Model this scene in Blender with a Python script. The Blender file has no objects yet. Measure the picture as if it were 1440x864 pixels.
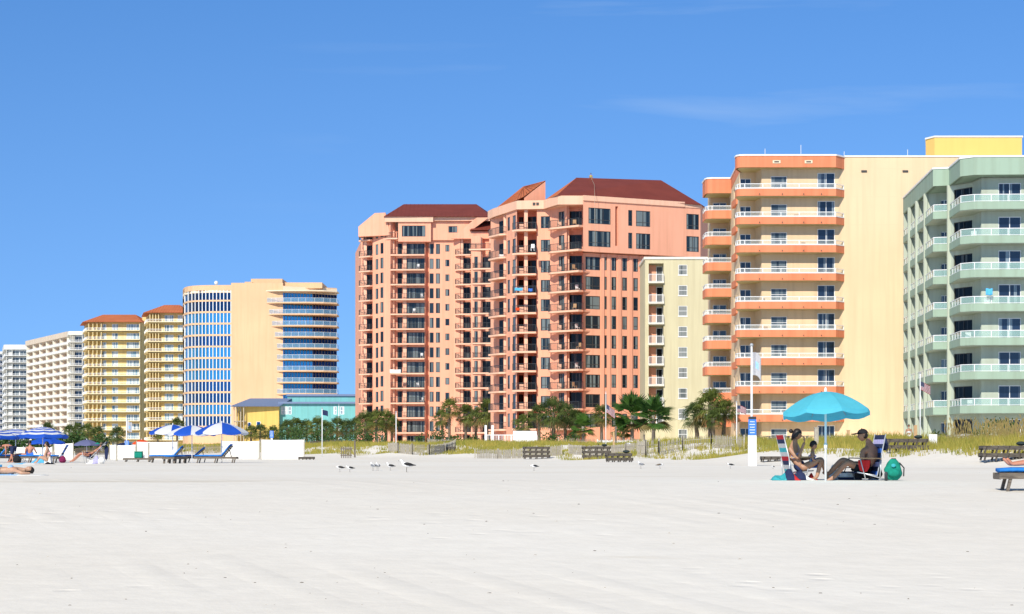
import bpy, bmesh, math, random
from mathutils import Vector, Matrix, Euler
random.seed(7)
R = math.radians
F, CX, H = 2800.0, 720.0, 635.0      # focal length, principal column and horizon row of the photograph
SC = bpy.context.scene
COL = SC.collection
def PX(px, d): return (px - CX) * d / F
def PZ(row, d): return (H - row) * d / F
def P(px, d): return (PX(px, d), d)

# ---------------------------------------------------------------- materials
MATS = {}
def nm(name):
    m = bpy.data.materials.new(name); m.use_nodes = True
    nt = m.node_tree; b = nt.nodes['Principled BSDF']
    MATS[name] = m
    return m, nt, b
def mixrgb(nt, fac, a, b, mode='MIX'):
    n = nt.nodes.new('ShaderNodeMix'); n.data_type = 'RGBA'; n.blend_type = mode
    for sock, v in ((n.inputs['Factor'], fac), (n.inputs['A'], a), (n.inputs['B'], b)):
        if hasattr(v, 'is_linked') or hasattr(v, 'links'): nt.links.new(v, sock)
        else: sock.default_value = v
    return n.outputs['Result']
def noise(nt, scale, detail=4, rough=.55, coord='Object', stretch=None):
    tc = nt.nodes.new('ShaderNodeTexCoord'); n = nt.nodes.new('ShaderNodeTexNoise')
    n.inputs['Scale'].default_value = scale; n.inputs['Detail'].default_value = detail; n.inputs['Roughness'].default_value = rough
    src = tc.outputs[coord]
    if stretch:
        mp = nt.nodes.new('ShaderNodeMapping'); mp.inputs['Scale'].default_value = stretch
        nt.links.new(src, mp.inputs['Vector']); src = mp.outputs['Vector']
    nt.links.new(src, n.inputs['Vector'])
    return n.outputs['Fac']
def ramp(nt, src, p0, p1):
    r = nt.nodes.new('ShaderNodeMapRange'); r.inputs['From Min'].default_value = p0; r.inputs['From Max'].default_value = p1
    nt.links.new(src, r.inputs['Value']); return r.outputs['Result']
def c4(c, k=1.0): return (c[0]*k, c[1]*k, c[2]*k, 1)
def plain(name, col, rough=.6, spec=.3, metal=0, var=.08, scale=3.0, bump=0.0, stretch=None):
    m, nt, b = nm(name)
    b.inputs['Roughness'].default_value = rough
    b.inputs['Specular IOR Level'].default_value = spec
    b.inputs['Metallic'].default_value = metal
    f = ramp(nt, noise(nt, scale, stretch=stretch), .3, .7)
    nt.links.new(mixrgb(nt, f, c4(col, 1-var), c4(col, 1+var)), b.inputs['Base Color'])
    if bump:
        bp = nt.nodes.new('ShaderNodeBump'); bp.inputs['Strength'].default_value = bump; bp.inputs['Distance'].default_value = .02
        nt.links.new(noise(nt, scale*8), bp.inputs['Height']); nt.links.new(bp.outputs['Normal'], b.inputs['Normal'])
    return m
def stucco(name, col, streak=.16, joint=None):
    """painted render: large soft blotches, rain streaks running down, faint grain, optional panel joints each floor"""
    m, nt, b = nm(name)
    b.inputs['Roughness'].default_value = .75; b.inputs['Specular IOR Level'].default_value = .2
    big = ramp(nt, noise(nt, .13, 3), .3, .7)
    st = ramp(nt, noise(nt, 1.6, 3, .6, stretch=(1, 1, .05)), .42, .75)
    c = mixrgb(nt, big, c4(col, .93), c4(col, 1.03))
    c = mixrgb(nt, st, c, c4((col[0]*(1-streak), col[1]*(1-streak*1.15), col[2]*(1-streak*1.3))))
    if joint:
        tc = nt.nodes.new('ShaderNodeTexCoord'); sp = nt.nodes.new('ShaderNodeSeparateXYZ'); nt.links.new(tc.outputs['Object'], sp.inputs[0])
        md = nt.nodes.new('ShaderNodeMath'); md.operation = 'WRAP'; md.inputs[1].default_value = joint; md.inputs[2].default_value = 0
        nt.links.new(sp.outputs['Z'], md.inputs[0])
        lt = nt.nodes.new('ShaderNodeMath'); lt.operation = 'LESS_THAN'; lt.inputs[1].default_value = .05
        nt.links.new(md.outputs[0], lt.inputs[0])
        c = mixrgb(nt, lt.outputs[0], c, c4(col, .94))
    nt.links.new(c, b.inputs['Base Color'])
    bp = nt.nodes.new('ShaderNodeBump'); bp.inputs['Strength'].default_value = .25; bp.inputs['Distance'].default_value = .02
    nt.links.new(noise(nt, 14, 3), bp.inputs['Height']); nt.links.new(bp.outputs['Normal'], b.inputs['Normal'])
    return m
def glassy(name, col, curtain=None, share=.3, rough=.06, spec=.6):
    """dark window glass with the odd pale curtain behind it, chosen per object"""
    m, nt, b = nm(name)
    b.inputs['Roughness'].default_value = rough; b.inputs['Specular IOR Level'].default_value = spec
    oi = nt.nodes.new('ShaderNodeObjectInfo')
    tc = nt.nodes.new('ShaderNodeTexCoord'); sp = nt.nodes.new('ShaderNodeSeparateXYZ')
    nt.links.new(tc.outputs['Object'], sp.inputs[0])
    base = mixrgb(nt, oi.outputs['Random'], c4(col, .6), c4(col, 1.5))
    if curtain:
        w = nt.nodes.new('ShaderNodeTexNoise'); w.inputs['Scale'].default_value = 1.0; w.inputs['Detail'].default_value = 2
        mp = nt.nodes.new('ShaderNodeMapping'); mp.inputs['Scale'].default_value = (2.2, 1, .02)
        cb = nt.nodes.new('ShaderNodeVectorMath'); cb.operation = 'ADD'
        cm = nt.nodes.new('ShaderNodeCombineXYZ')
        ml = nt.nodes.new('ShaderNodeMath'); ml.operation = 'MULTIPLY'; ml.inputs[1].default_value = 97.0
        nt.links.new(oi.outputs['Random'], ml.inputs[0])
        for k in range(3): nt.links.new(ml.outputs[0], cm.inputs[k])
        nt.links.new(tc.outputs['Object'], mp.inputs['Vector']); nt.links.new(mp.outputs['Vector'], cb.inputs[0]); nt.links.new(cm.outputs[0], cb.inputs[1])
        nt.links.new(cb.outputs[0], w.inputs['Vector'])
        f = ramp(nt, w.outputs['Fac'], .62 - share*.35, .66 - share*.35)
        fold = nt.nodes.new('ShaderNodeMath'); fold.operation = 'MULTIPLY'; fold.inputs[1].default_value = .8
        nt.links.new(f, fold.inputs[0])
        base = mixrgb(nt, fold.outputs[0], base, c4(curtain))
    nt.links.new(base, b.inputs['Base Color'])
    # slight waviness so that every pane mirrors a little differently
    bp = nt.nodes.new('ShaderNodeBump'); bp.inputs['Strength'].default_value = .06; bp.inputs['Distance'].default_value = .05
    nt.links.new(noise(nt, .9, 1), bp.inputs['Height']); nt.links.new(bp.outputs['Normal'], b.inputs['Normal'])
    return m
def clearish(name, col, alpha=.45, rough=.08):
    m, nt, b = nm(name)
    b.inputs['Base Color'].default_value = c4(col); b.inputs['Roughness'].default_value = rough
    b.inputs['Alpha'].default_value = alpha
    return m

# ---------------------------------------------------------------- mesh helper
class MB:
    def __init__(s): s.v = []; s.f = []; s.m = []
    def add(s, vs, fs, mi=0):
        o = len(s.v); s.v.extend([tuple(v) for v in vs])
        for f in fs: s.f.append(tuple(i + o for i in f)); s.m.append(mi)
    def box(s, x0, y0, z0, x1, y1, z1, mi=0):
        s.add([(x0,y0,z0),(x1,y0,z0),(x1,y1,z0),(x0,y1,z0),(x0,y0,z1),(x1,y0,z1),(x1,y1,z1),(x0,y1,z1)],
              [(0,3,2,1),(4,5,6,7),(0,1,5,4),(1,2,6,5),(2,3,7,6),(3,0,4,7)], mi)
    def prism(s, poly, z0, z1, mi=0, z1b=None):
        n = len(poly)
        area = sum(poly[i][0]*poly[(i+1)%n][1]-poly[(i+1)%n][0]*poly[i][1] for i in range(n))
        if area < 0: poly = poly[::-1]
        zt = z1b or [z1]*n
        if area < 0 and z1b: zt = z1b[::-1]
        vs = [(x,y,z0) for x,y in poly] + [(poly[i][0],poly[i][1],zt[i]) for i in range(n)]
        s.add(vs, [tuple(range(n))[::-1], tuple(range(n,2*n))] + [(i,(i+1)%n,n+(i+1)%n,n+i) for i in range(n)], mi)
    def bar(s, a, b, w, h=None, mi=0, up=(0,0,1)):
        """box-section bar from a to b"""
        a = Vector(a); b = Vector(b); h = h or w
        d = (b-a)
        if d.length < 1e-6: return
        d.normalize(); u = Vector(up)
        if abs(d.dot(u)) > .95: u = Vector((1,0,0)) if abs(d.x) < .9 else Vector((0,1,0))
        r = d.cross(u).normalized(); t = r.cross(d).normalized()
        vs = []
        for p in (a, b):
            for (i, j) in ((-1,-1),(1,-1),(1,1),(-1,1)): vs.append(p + r*i*w/2 + t*j*h/2)
        s.add(vs, [(0,1,2,3),(7,6,5,4),(0,4,5,1),(1,5,6,2),(2,6,7,3),(3,7,4,0)], mi)
    def tube(s, pts, rad, n=8, mi=0, cap=True):
        pts = [Vector(p) for p in pts]
        rr = rad if isinstance(rad, (list, tuple)) else [rad]*len(pts)
        o = len(s.v); prev = None
        for i, p in enumerate(pts):
            d = (pts[min(i+1, len(pts)-1)] - pts[max(i-1, 0)]).normalized()
            u = prev or (Vector((0,0,1)) if abs(d.z) < .9 else Vector((1,0,0)))
            r = d.cross(u).normalized(); t = r.cross(d).normalized(); prev = t
            for k in range(n):
                a = 2*math.pi*k/n
                s.v.append(tuple(p + (r*math.cos(a) + t*math.sin(a))*rr[i]))
        for i in range(len(pts)-1):
            for k in range(n):
                s.f.append((o+i*n+k, o+i*n+(k+1)%n, o+(i+1)*n+(k+1)%n, o+(i+1)*n+k)); s.m.append(mi)
        if cap:
            s.f.append(tuple(o+k for k in range(n))[::-1]); s.m.append(mi)
            s.f.append(tuple(o+(len(pts)-1)*n+k for k in range(n))); s.m.append(mi)
    def ball(s, c, r, seg=12, rings=8, mi=0, mat=None):
        vs = []; fs = []
        rx, ry, rz = r if isinstance(r, (tuple, list)) else (r, r, r)
        for i in range(rings+1):
            th = math.pi*i/rings
            for k in range(seg):
                a = 2*math.pi*k/seg
                q = Vector((rx*math.sin(th)*math.cos(a), ry*math.sin(th)*math.sin(a), rz*math.cos(th)))
                if mat: q = mat @ q
                vs.append(Vector(c) + q)
        for i in range(rings):
            for k in range(seg):
                a, b_ = i*seg+k, i*seg+(k+1)%seg
                fs.append((a, a+seg, b_+seg, b_))
        s.add(vs, fs, mi)
    def build(s, name, mats, parent=None, smooth=False, local=False, loc=None):
        """one mesh object; vertices are world coordinates unless local, and are stored relative to the parent thing"""
        me = bpy.data.meshes.new(name)
        off = Vector((0,0,0))
        if parent is not None and not local: off = world_loc(parent)
        if loc is not None: off = Vector(loc)
        me.from_pydata([(v[0]-off.x, v[1]-off.y, v[2]-off.z) for v in s.v], [], s.f)
        if not isinstance(mats, (list, tuple)): mats = [mats]
        for mm in mats: me.materials.append(mm)
        if len(mats) > 1: me.polygons.foreach_set('material_index', s.m)
        if smooth: me.polygons.foreach_set('use_smooth', [True]*len(me.polygons))
        me.update()
        o = bpy.data.objects.new(name, me); COL.objects.link(o)
        if parent is not None: o.parent = parent
        elif loc is not None: o.location = loc
        return o
def world_loc(o):
    v = Vector(o.location); p = o.parent
    while p: v += Vector(p.location); p = p.parent
    return v
def tag(o, label=None, cat=None, group=None, kind=None):
    if label: o['label'] = label
    if cat: o['category'] = cat
    if group: o['group'] = group
    if kind: o['kind'] = kind
    return o
def thing(name, label, cat, loc=(0,0,0), rz=0, group=None):
    o = bpy.data.objects.new(name, None); COL.objects.link(o)
    o.empty_display_size = .3
    o.location = loc; o.rotation_euler = (0,0,rz)
    return tag(o, label, cat, group)
def kids(o): return [c for c in ALLCH.get(o.name, [])]
def copy_tree(o, parent=None):
    c = o.copy(); COL.objects.link(c)
    c.parent = parent
    for ch in list(o.children): copy_tree(ch, c)
    return c
def inst(name, mesh, parent, loc, rz=0, rel=None):
    o = bpy.data.objects.new(name, mesh); COL.objects.link(o)
    o.location = Vector(loc) - (world_loc(parent) if parent else Vector((0,0,0)))
    o.rotation_euler = (0,0,rz); o.parent = parent
    return o

# ---------------------------------------------------------------- terrain
NX, NY = .948, .318                    # unit vector pointing inland, away from the water
def sm(t): t = max(0., min(1., t)); return t*t*(3-2*t)
def sval(x, y): return x*NX + y*NY
def tval(x, y): return -x*NY + y*NX
def wob(x, y):
    return (math.sin(x*.11+1.3)*math.sin(y*.053+.4) + .5*math.sin(x*.23-y*.031+2.1) + .35*math.sin(y*.17+x*.05))
def edge(t, y): return 50 - 4.5*sm((190-y)/90) + 2.2*math.sin(t*.045+1) + 1.3*math.sin(t*.13)
def tz(x, y):
    z = -1.6 + .98*sm((y-10)/33)
    s = sval(x, y); t = tval(x, y)
    if s < -6: z -= 3.2*sm((-6-s)/45)
    z += .26*sm((s-32)/18)*sm((y-120)/150)
    e = edge(t, y)
    #*math.sin(t*.045+1) + 1.3*math.sin(t*.13)
    if s > e-2:
        d = s-(e-2)
        z += .95*sm(d/13) + .35*sm(d/5)*math.sin(x*.35)*math.sin(y*.21+x*.1)*sm((80-s)/15) *.8 + .12*wob(x, y)*sm(d/8)
        if s > 82: z += (0.30-z)*sm((s-82)/10)
    else:
        z += .020*wob(x*1.3, y*1.1)*sm((y-8)/20)
    return z
M = MATS
K = 1.0
stucco('sage_paint', (.33,.44,.34)); stucco('sage_wall', (.49,.54,.44)); stucco('soffit_cream', (.62,.52,.27))
stucco('orange_band', (.78,.265,.135), .22); stucco('cream_wall', (.76,.575,.365)); stucco('cream_blank', (.78,.575,.365), .10, 3.035)
stucco('gold_wall', (.82,.53,.16), .05)
stucco('pale_yellow', (.63,.57,.37)); stucco('salmon_wall', (.86,.415,.27), .14); stucco('salmon_trim', (.87,.52,.36), .12)
stucco('peach_wall', (.78,.50,.29), .10); stucco('peach_light', (.86,.70,.50), .05)
stucco('yellow_wall', (.76,.58,.25)); stucco('yellow_trim', (.84,.68,.36)); stucco('beige_wall', (.72,.60,.47)); stucco('offwhite_wall', (.74,.74,.70)); stucco('ivory_trim', (.80,.76,.66))
stucco('house_yellow', (.74,.52,.15)); stucco('house_teal', (.19,.50,.50))
plain('white_paint', (.82,.83,.83), .45, .4, var=.03); plain('white_cap', (.84,.84,.82), .5, .3, var=.03)
plain('dark_metal', (.035,.04,.045), .45, .4); plain('grey_metal', (.35,.37,.39), .4, .5); plain('bronze_frame', (.06,.055,.05), .45, .4)
plain('roof_red', (.20,.045,.03), .55, .25, var=.10, scale=.4)
plain('roof_orange', (.50,.16,.075), .85, .05, var=.10, scale=.4)
plain('roof_blue', (.16,.22,.36), .5, .4, var=.06)
glassy('window_glass', (.012,.022,.032), (.20,.24,.24), .35, spec=.35)
glassy('door_glass', (.008,.012,.016), (.12,.13,.13), .12, spec=.15)
glassy('navy_glass', (.010,.020,.045), (.30,.36,.40), .10)
for n_, c_ in (('blue_glass', (.014,.075,.18)), ('deep_blue_glass', (.045,.25,.40)), ('dark_navy_glass', (.02,.035,.09))):
    glassy(n_, c_, None, rough=.10, spec=.5); M[n_].node_tree.nodes['Principled BSDF'].inputs['Metallic'].default_value = .85
glassy('pale_glass', (.10,.20,.27), (.62,.66,.66), .5)
glassy('blind_glass', (.04,.06,.08), (.15,.19,.21), .5, spec=.4)
glassy('blind', (.13,.15,.15), (.27,.28,.27), .5, rough=.3, spec=.4)
clearish('rail_glass', (.40,.60,.54), .38); clearish('rail_glass_clear', (.72,.78,.74), .12)
clearish('rail_glass_blue', (.30,.55,.75), .22)
M['salmon_deck'] = M['salmon_trim']
# weathered dune timber
def wood(name, a, b_, stretch):
    m, nt, b = nm(name)
    f = ramp(nt, noise(nt, 5, 6, .6, stretch=stretch), .3, .7)
    nt.links.new(mixrgb(nt, f, c4(a), c4(b_)), b.inputs['Base Color'])
    b.inputs['Roughness'].default_value = .85
    bp = nt.nodes.new('ShaderNodeBump'); bp.inputs['Strength'].default_value = .5; bp.inputs['Distance'].default_value = .01
    nt.links.new(f, bp.inputs['Height']); nt.links.new(bp.outputs['Normal'], b.inputs['Normal'])
    return m
wood('weathered_wood', (.075,.06,.048), (.22,.185,.145), (1,6,6))
wood('dark_wood', (.04,.033,.028), (.135,.115,.09), (1,6,6))  # darker tone of the weathered timber, for stacked lounger frames
wood('grey_wood', (.27,.24,.19), (.50,.46,.38), (6,6,1))
wood('tan_wood', (.36,.30,.22), (.58,.50,.38), (4,4,1))
wood('post_wood', (.42,.26,.13), (.58,.38,.2), (6,6,1))
# ---------------------------------------------------------------- facades
class Wall:
    """vertical plane from A to B (left to right as the photograph sees it); u runs along it, y goes into the building"""
    def __init__(s, A, B):
        s.A = Vector((A[0], A[1], 0)); s.B = Vector((B[0], B[1], 0))
        s.d = (s.B - s.A); s.L = s.d.length; s.d.normalize()
        s.inn = Vector((-s.d.y, s.d.x, 0)); s.rz = math.atan2(s.d.y, s.d.x)
    def u(s, px):
        k = (px - CX)/F                     # x = k*y
        den = s.d.x - k*s.d.y
        return (k*s.A.y - s.A.x)/den
    def dist(s, px): return s.A.y + s.d.y*s.u(px)
    def z(s, row, px): return (H-row)*s.dist(px)/F
    def p(s, u, y=0., z=0.): return s.A + s.d*u + s.inn*y + Vector((0,0,z))
    def xy(s, u, y=0.): q = s.p(u, y); return (q.x, q.y)
    def face(s, mb, z0, z1, ops=(), depth=.22, u0=None, u1=None, mi=0):
        """wall skin with real openings (u0,u1,z0,z1[,depth]) and their reveals"""
        u0 = 0. if u0 is None else u0; u1 = s.L if u1 is None else u1
        ops = [o for o in ops if o[0] < u1-.02 and o[1] > u0+.02 and o[2] < z1-.02 and o[3] > z0+.02]
        ops = [(max(o[0],u0+.01), min(o[1],u1-.01), max(o[2],z0+.005), min(o[3],z1-.01), (o[4] if len(o) > 4 else depth)) for o in ops]
        us = sorted({round(v,4) for o in ops for v in o[:2]} | {u0, u1}); zs = sorted({round(v,4) for o in ops for v in o[2:4]} | {z0, z1})
        for i in range(len(us)-1):
            um = (us[i]+us[i+1])/2; run = None
            for j in range(len(zs)-1):
                zm = (zs[j]+zs[j+1])/2
                hole = any(o[0] < um < o[1] and o[2] < zm < o[3] for o in ops)
                if not hole and run is None: run = zs[j]
                if (hole or j == len(zs)-2) and run is not None:
                    zt = zs[j] if hole else zs[j+1]
                    mb.add([s.p(us[i],0,run), s.p(us[i+1],0,run), s.p(us[i+1],0,zt), s.p(us[i],0,zt)], [(0,1,2,3)], mi)
                    run = None
        for (a,b,c,d,e) in ops:
            q = [s.p(a,0,c),s.p(b,0,c),s.p(b,0,d),s.p(a,0,d),s.p(a,e,c),s.p(b,e,c),s.p(b,e,d),s.p(a,e,d)]
            mb.add(q, [(0,4,5,1),(1,5,6,2),(2,6,7,3),(3,7,4,0),(4,7,6,5)], mi)
WIN = {}
def window_meshes(w, h, n, tr, fm, gm, fw):
    key = (round(w,1), round(h,1), n, tr, fm, gm, fw)
    if key in WIN: return WIN[key]
    w, h = key[0], key[1]
    f = MB(); y0, y1 = -.06, .03
    f.box(-w/2, y0, 0, w/2, y1, fw); f.box(-w/2, y0, h-fw, w/2, y1, h)
    f.box(-w/2, y0, fw, -w/2+fw, y1, h-fw); f.box(w/2-fw, y0, fw, w/2, y1, h-fw)
    for k in range(1, n):
        x = -w/2 + w*k/n; f.box(x-fw/2, y0+.012, fw, x+fw/2, y1-.012, h-fw)
    for t in tr: f.box(-w/2+fw, y0+.02, h*t-fw/2, w/2-fw, y1-.02, h*t+fw/2)
    g = MB(); g.box(-w/2+fw*.6, -.012, fw*.6, w/2-fw*.6, .012, h-fw*.6)
    fo = f.build('tmpf', M[fm]); go = g.build('tmpg', M[gm])
    r = (fo.data, go.data); fo.data.name = 'window'; go.data.name = 'pane'
    bpy.data.objects.remove(fo); bpy.data.objects.remove(go)
    WIN[key] = r; return r
def window(W, op, root, n=2, tr=(), fm='bronze_frame', gm='window_glass', fw=.07, name='window', back=.06, label=None):
    a, b, c, d = op[:4]; dep = op[4] if len(op) > 4 else .22
    fme, gme = window_meshes(b-a, d-c, n, tuple(tr), fm, gm, fw)
    o = inst(name, fme, root, W.p((a+b)/2, dep-back, c), W.rz)
    g = bpy.data.objects.new('pane', gme); COL.objects.link(g); g.parent = o
    # stretch the shared mesh by the few millimetres that rounding took
    kx = (b-a)/max(round(b-a,1),.1); kz = (d-c)/max(round(d-c,1),.1); o.scale = (kx, 1, kz)
    if label: o['label'] = label
    return o
def wop(W, pl, pr, zt, zb, depth=.22):
    a, b = W.u(pl), W.u(pr); return (min(a,b), max(a,b), min(zt,zb), max(zt,zb), depth)
def offpath(pts, d):
    """polyline moved d to the left-hand side"""
    out = []
    for i, p in enumerate(pts):
        p = Vector(p); n = Vector((0,0))
        if i > 0:
            e = (p - Vector(pts[i-1])).normalized(); n += Vector((-e.y, e.x))
        if i < len(pts)-1:
            e = (Vector(pts[i+1]) - p).normalized(); n += Vector((-e.y, e.x))
        n.normalize()
        k = 1.
        if 0 < i < len(pts)-1:
            e = (Vector(pts[i+1]) - p).normalized(); k = 1/max(.5, n.dot(Vector((-e.y, e.x))))
        out.append(tuple(p + n*d*k))
    return out
def strip(mb, pts, z0, z1, t, mi=0):
    """upright band following a polyline, t thick on its left-hand side"""
    q = offpath(pts, t); n = len(pts)
    vs = [(p[0],p[1],z0) for p in pts]+[(p[0],p[1],z1) for p in pts]+[(p[0],p[1],z0) for p in q]+[(p[0],p[1],z1) for p in q]
    fs = []
    for i in range(n-1):
        fs += [(i,i+1,n+i+1,n+i),(2*n+i+1,2*n+i,3*n+i,3*n+i+1),(n+i,n+i+1,3*n+i+1,3*n+i),(i+1,i,2*n+i,2*n+i+1)]
    fs += [(0,n,3*n,2*n),(n-1,2*n+n-1,3*n+n-1,n+n-1)]
    mb.add(vs, fs, mi)
def railing(pts, z0, h, root, style='glass', post=1.5, mats=('white_paint','rail_glass'), t=.06, name='railing'):
    mb = MB()
    for i in range(len(pts)-1):
        a = Vector(pts[i]); b = Vector(pts[i+1]); L = (b-a).length
        if L < .05: continue
        A = Vector((a.x,a.y,z0)); B = Vector((b.x,b.y,z0)); up = Vector((0,0,1))
        mb.bar(A+up*(h-t/2), B+up*(h-t/2), t*1.3, t)
        mb.bar(A+up*(t/2+.02), B+up*(t/2+.02), t*.9, t*.7)
        n = max(1, round(L/post))
        for k in range(n+1):
            if k == 0 and i > 0: continue
            q = A.lerp(B, k/n); mb.bar(q, q+up*(h-t), t, t)
        if style == 'glass':
            e = (B-A).normalized()*t*.5
            mb.bar(A+e+up*h/2, B-e+up*h/2, .015, h-t*2.6, 1)
        else:
            sp = style; m = max(2, int(L/sp))
            for k in range(1, m):
                q = A.lerp(B, k/m); mb.bar(q+up*t, q+up*(h-t), t*.38, t*.38)
    return mb.build(name, [M[mats[0]], M[mats[1]]] if style == 'glass' else M[mats[0]], root)
# ================================================================ sage green condominium (right edge)
def green_building():
    root = thing('apartment_building', 'sage green balcony tower cut off by the right edge, with white glass railings', 'building', (46,190,.3))
    lv = [.44+3.03*k for k in range(9)]
    A = P(1270,206.6); B = P(1312,185.); C = P(1334.5,184.5); D = P(1350,178.5); E = P(1370,177.4); Fq = (56., 176.6)
    ztop, zpar = 26.2, 24.64
    body = MB()
    Wf = Wall(P(1380,178.9), (56.,178.1)); W0 = Wall((40.55,184.45), (42.05,181.6)); W1 = Wall(P(1301.5,190.6), (41.6,189.4))
    ops = []
    for k in range(8):
        for (pl, pr) in ((1404,1436),(1462,1494)):
            ops.append(wop(Wf, pl, pr, lv[k]+.12, lv[k]+2.45, .18))
    Wf.face(body, .3, zpar, ops)
    ops1 = [wop(W1, 1322.5, 1333.5, lv[k]+.12, lv[k]+2.3, .18) for k in range(8)]
    W1.face(body, .3, zpar, ops1)
    op0 = [(.55, W0.L-.1, lv[k]+.12, lv[k]+2.5, .2) for k in range(8)]
    W0.face(body, .3, zpar, op0)
    Ws = Wall((42.05,181.6), P(1380,178.9)); Ws.face(body, .3, zpar)
    Wx = Wall((41.6,189.4), (40.55,184.45)); Wx.face(body, .3, zpar)
    # stepped bays of the ocean side: party walls and what lies behind them
    for (px, d) in ((1289.5,196.),(1279.,201.3),(1270.3,206.4)):
        x0 = PX(px,d); body.box(x0+.05, d, .3, 43.6, d+.22, zpar)
    body.box(39.45,190.62,.3,41.6,190.8,zpar)
    Wb = Wall((43.2,206.6), (43.2,190.8))
    ob = []
    for k in range(8):
        for c in (2.2, 7.4, 12.6): ob.append((c, c+2.6, lv[k]+.12, lv[k]+2.4, .18))
    Wb.face(body, .3, zpar, ob)
    body.prism([(43.2,206.6),(43.2,190.8),(41.6,190.8),(41.6,189.4),(40.55,184.45),(42.05,181.6),P(1380,178.9),(56.,178.1),(56.,206.6)], zpar-.1, zpar+.3)
    body.add([(56,178.1,.3),(56,206.6,.3),(56,206.6,zpar),(56,178.1,zpar),(43.2,206.6,.3),(43.2,206.6,zpar)], [(0,1,2,3),(1,4,5,2)])
    # slim columns at the party wall ends
    for (px,d,dz) in ((1334.5,184.5,0),(1301.3,190.5,0),(1289.5,196.,0),(1279.,201.3,0)):
        x0 = PX(px,d); body.box(x0-.17, d-.16, .3, x0+.17, d+.2, zpar)
    body.build('wall', M['sage_wall'], root)
    for o in ops: window(Wf, o, root, 2, (), 'white_paint', 'navy_glass', .07, 'balcony_door')
    for o in op0: window(W0, o, root, 2, (), 'bronze_frame', 'door_glass', .06, 'balcony_door')
    for o in ops1: window(W1, o, root, 2, (), 'white_paint', 'navy_glass', .06, 'balcony_door')
    for o in ob: window(Wb, o, root, 2, (), 'white_paint', 'navy_glass', .06, 'balcony_door')
    p1 = [A,B,C]; p2 = [C,D,E,Fq]
    for k in range(1,8):
        z = lv[k]
        for j, pts in enumerate((p1,p2)):
            mb = MB(); strip(mb, pts, z-.06, z+.62, .16)
            inner = [(43.2,206.6),(43.2,190.8),(41.6,190.6),(41.6,189.4),(40.55,184.45)] if j == 0 else [(40.55,184.45),(42.05,181.6),P(1380,178.9),(56.,178.1)]
            mb.prism(offpath(pts,.08) + inner[::-1] if j else offpath(pts,.08)+[(40.5,184.5),(41.6,189.4),(41.6,190.7),(43.2,190.8),(43.2,206.5)], z-.1, z+.1, 1)
            b = mb.build('balcony', [M['sage_paint'], M['sage_wall']], root)
            railing(offpath(pts,.08), z+.62, .66, b, 'glass', 1.45)
    # ground floor privacy rail
    mb = MB(); strip(mb, [A,B,C,D,E,Fq], .3, .75, .12); b = mb.build('terrace', M['sage_wall'], root)
    railing(offpath([C,D,E,Fq],.06), .75, .75, b, .12, 1.5, ('white_paint','rail_glass'))
    rf = MB(); strip(rf, [A,B,C,D,E,Fq], zpar, ztop, .3)
    rf.prism([(43.9,206.9)]+offpath([A,B,C,D,E,Fq],.2)[::1]+[(56,206.9)], zpar, zpar+.35)
    rf.build('roof', M['sage_paint'], root)
    cp = MB(); strip(cp, offpath([A,B,C,D,E,Fq],-.07), ztop+.003, ztop+.15, .5); cp.build('coping', M['white_cap'], root)
green_building()

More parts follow.
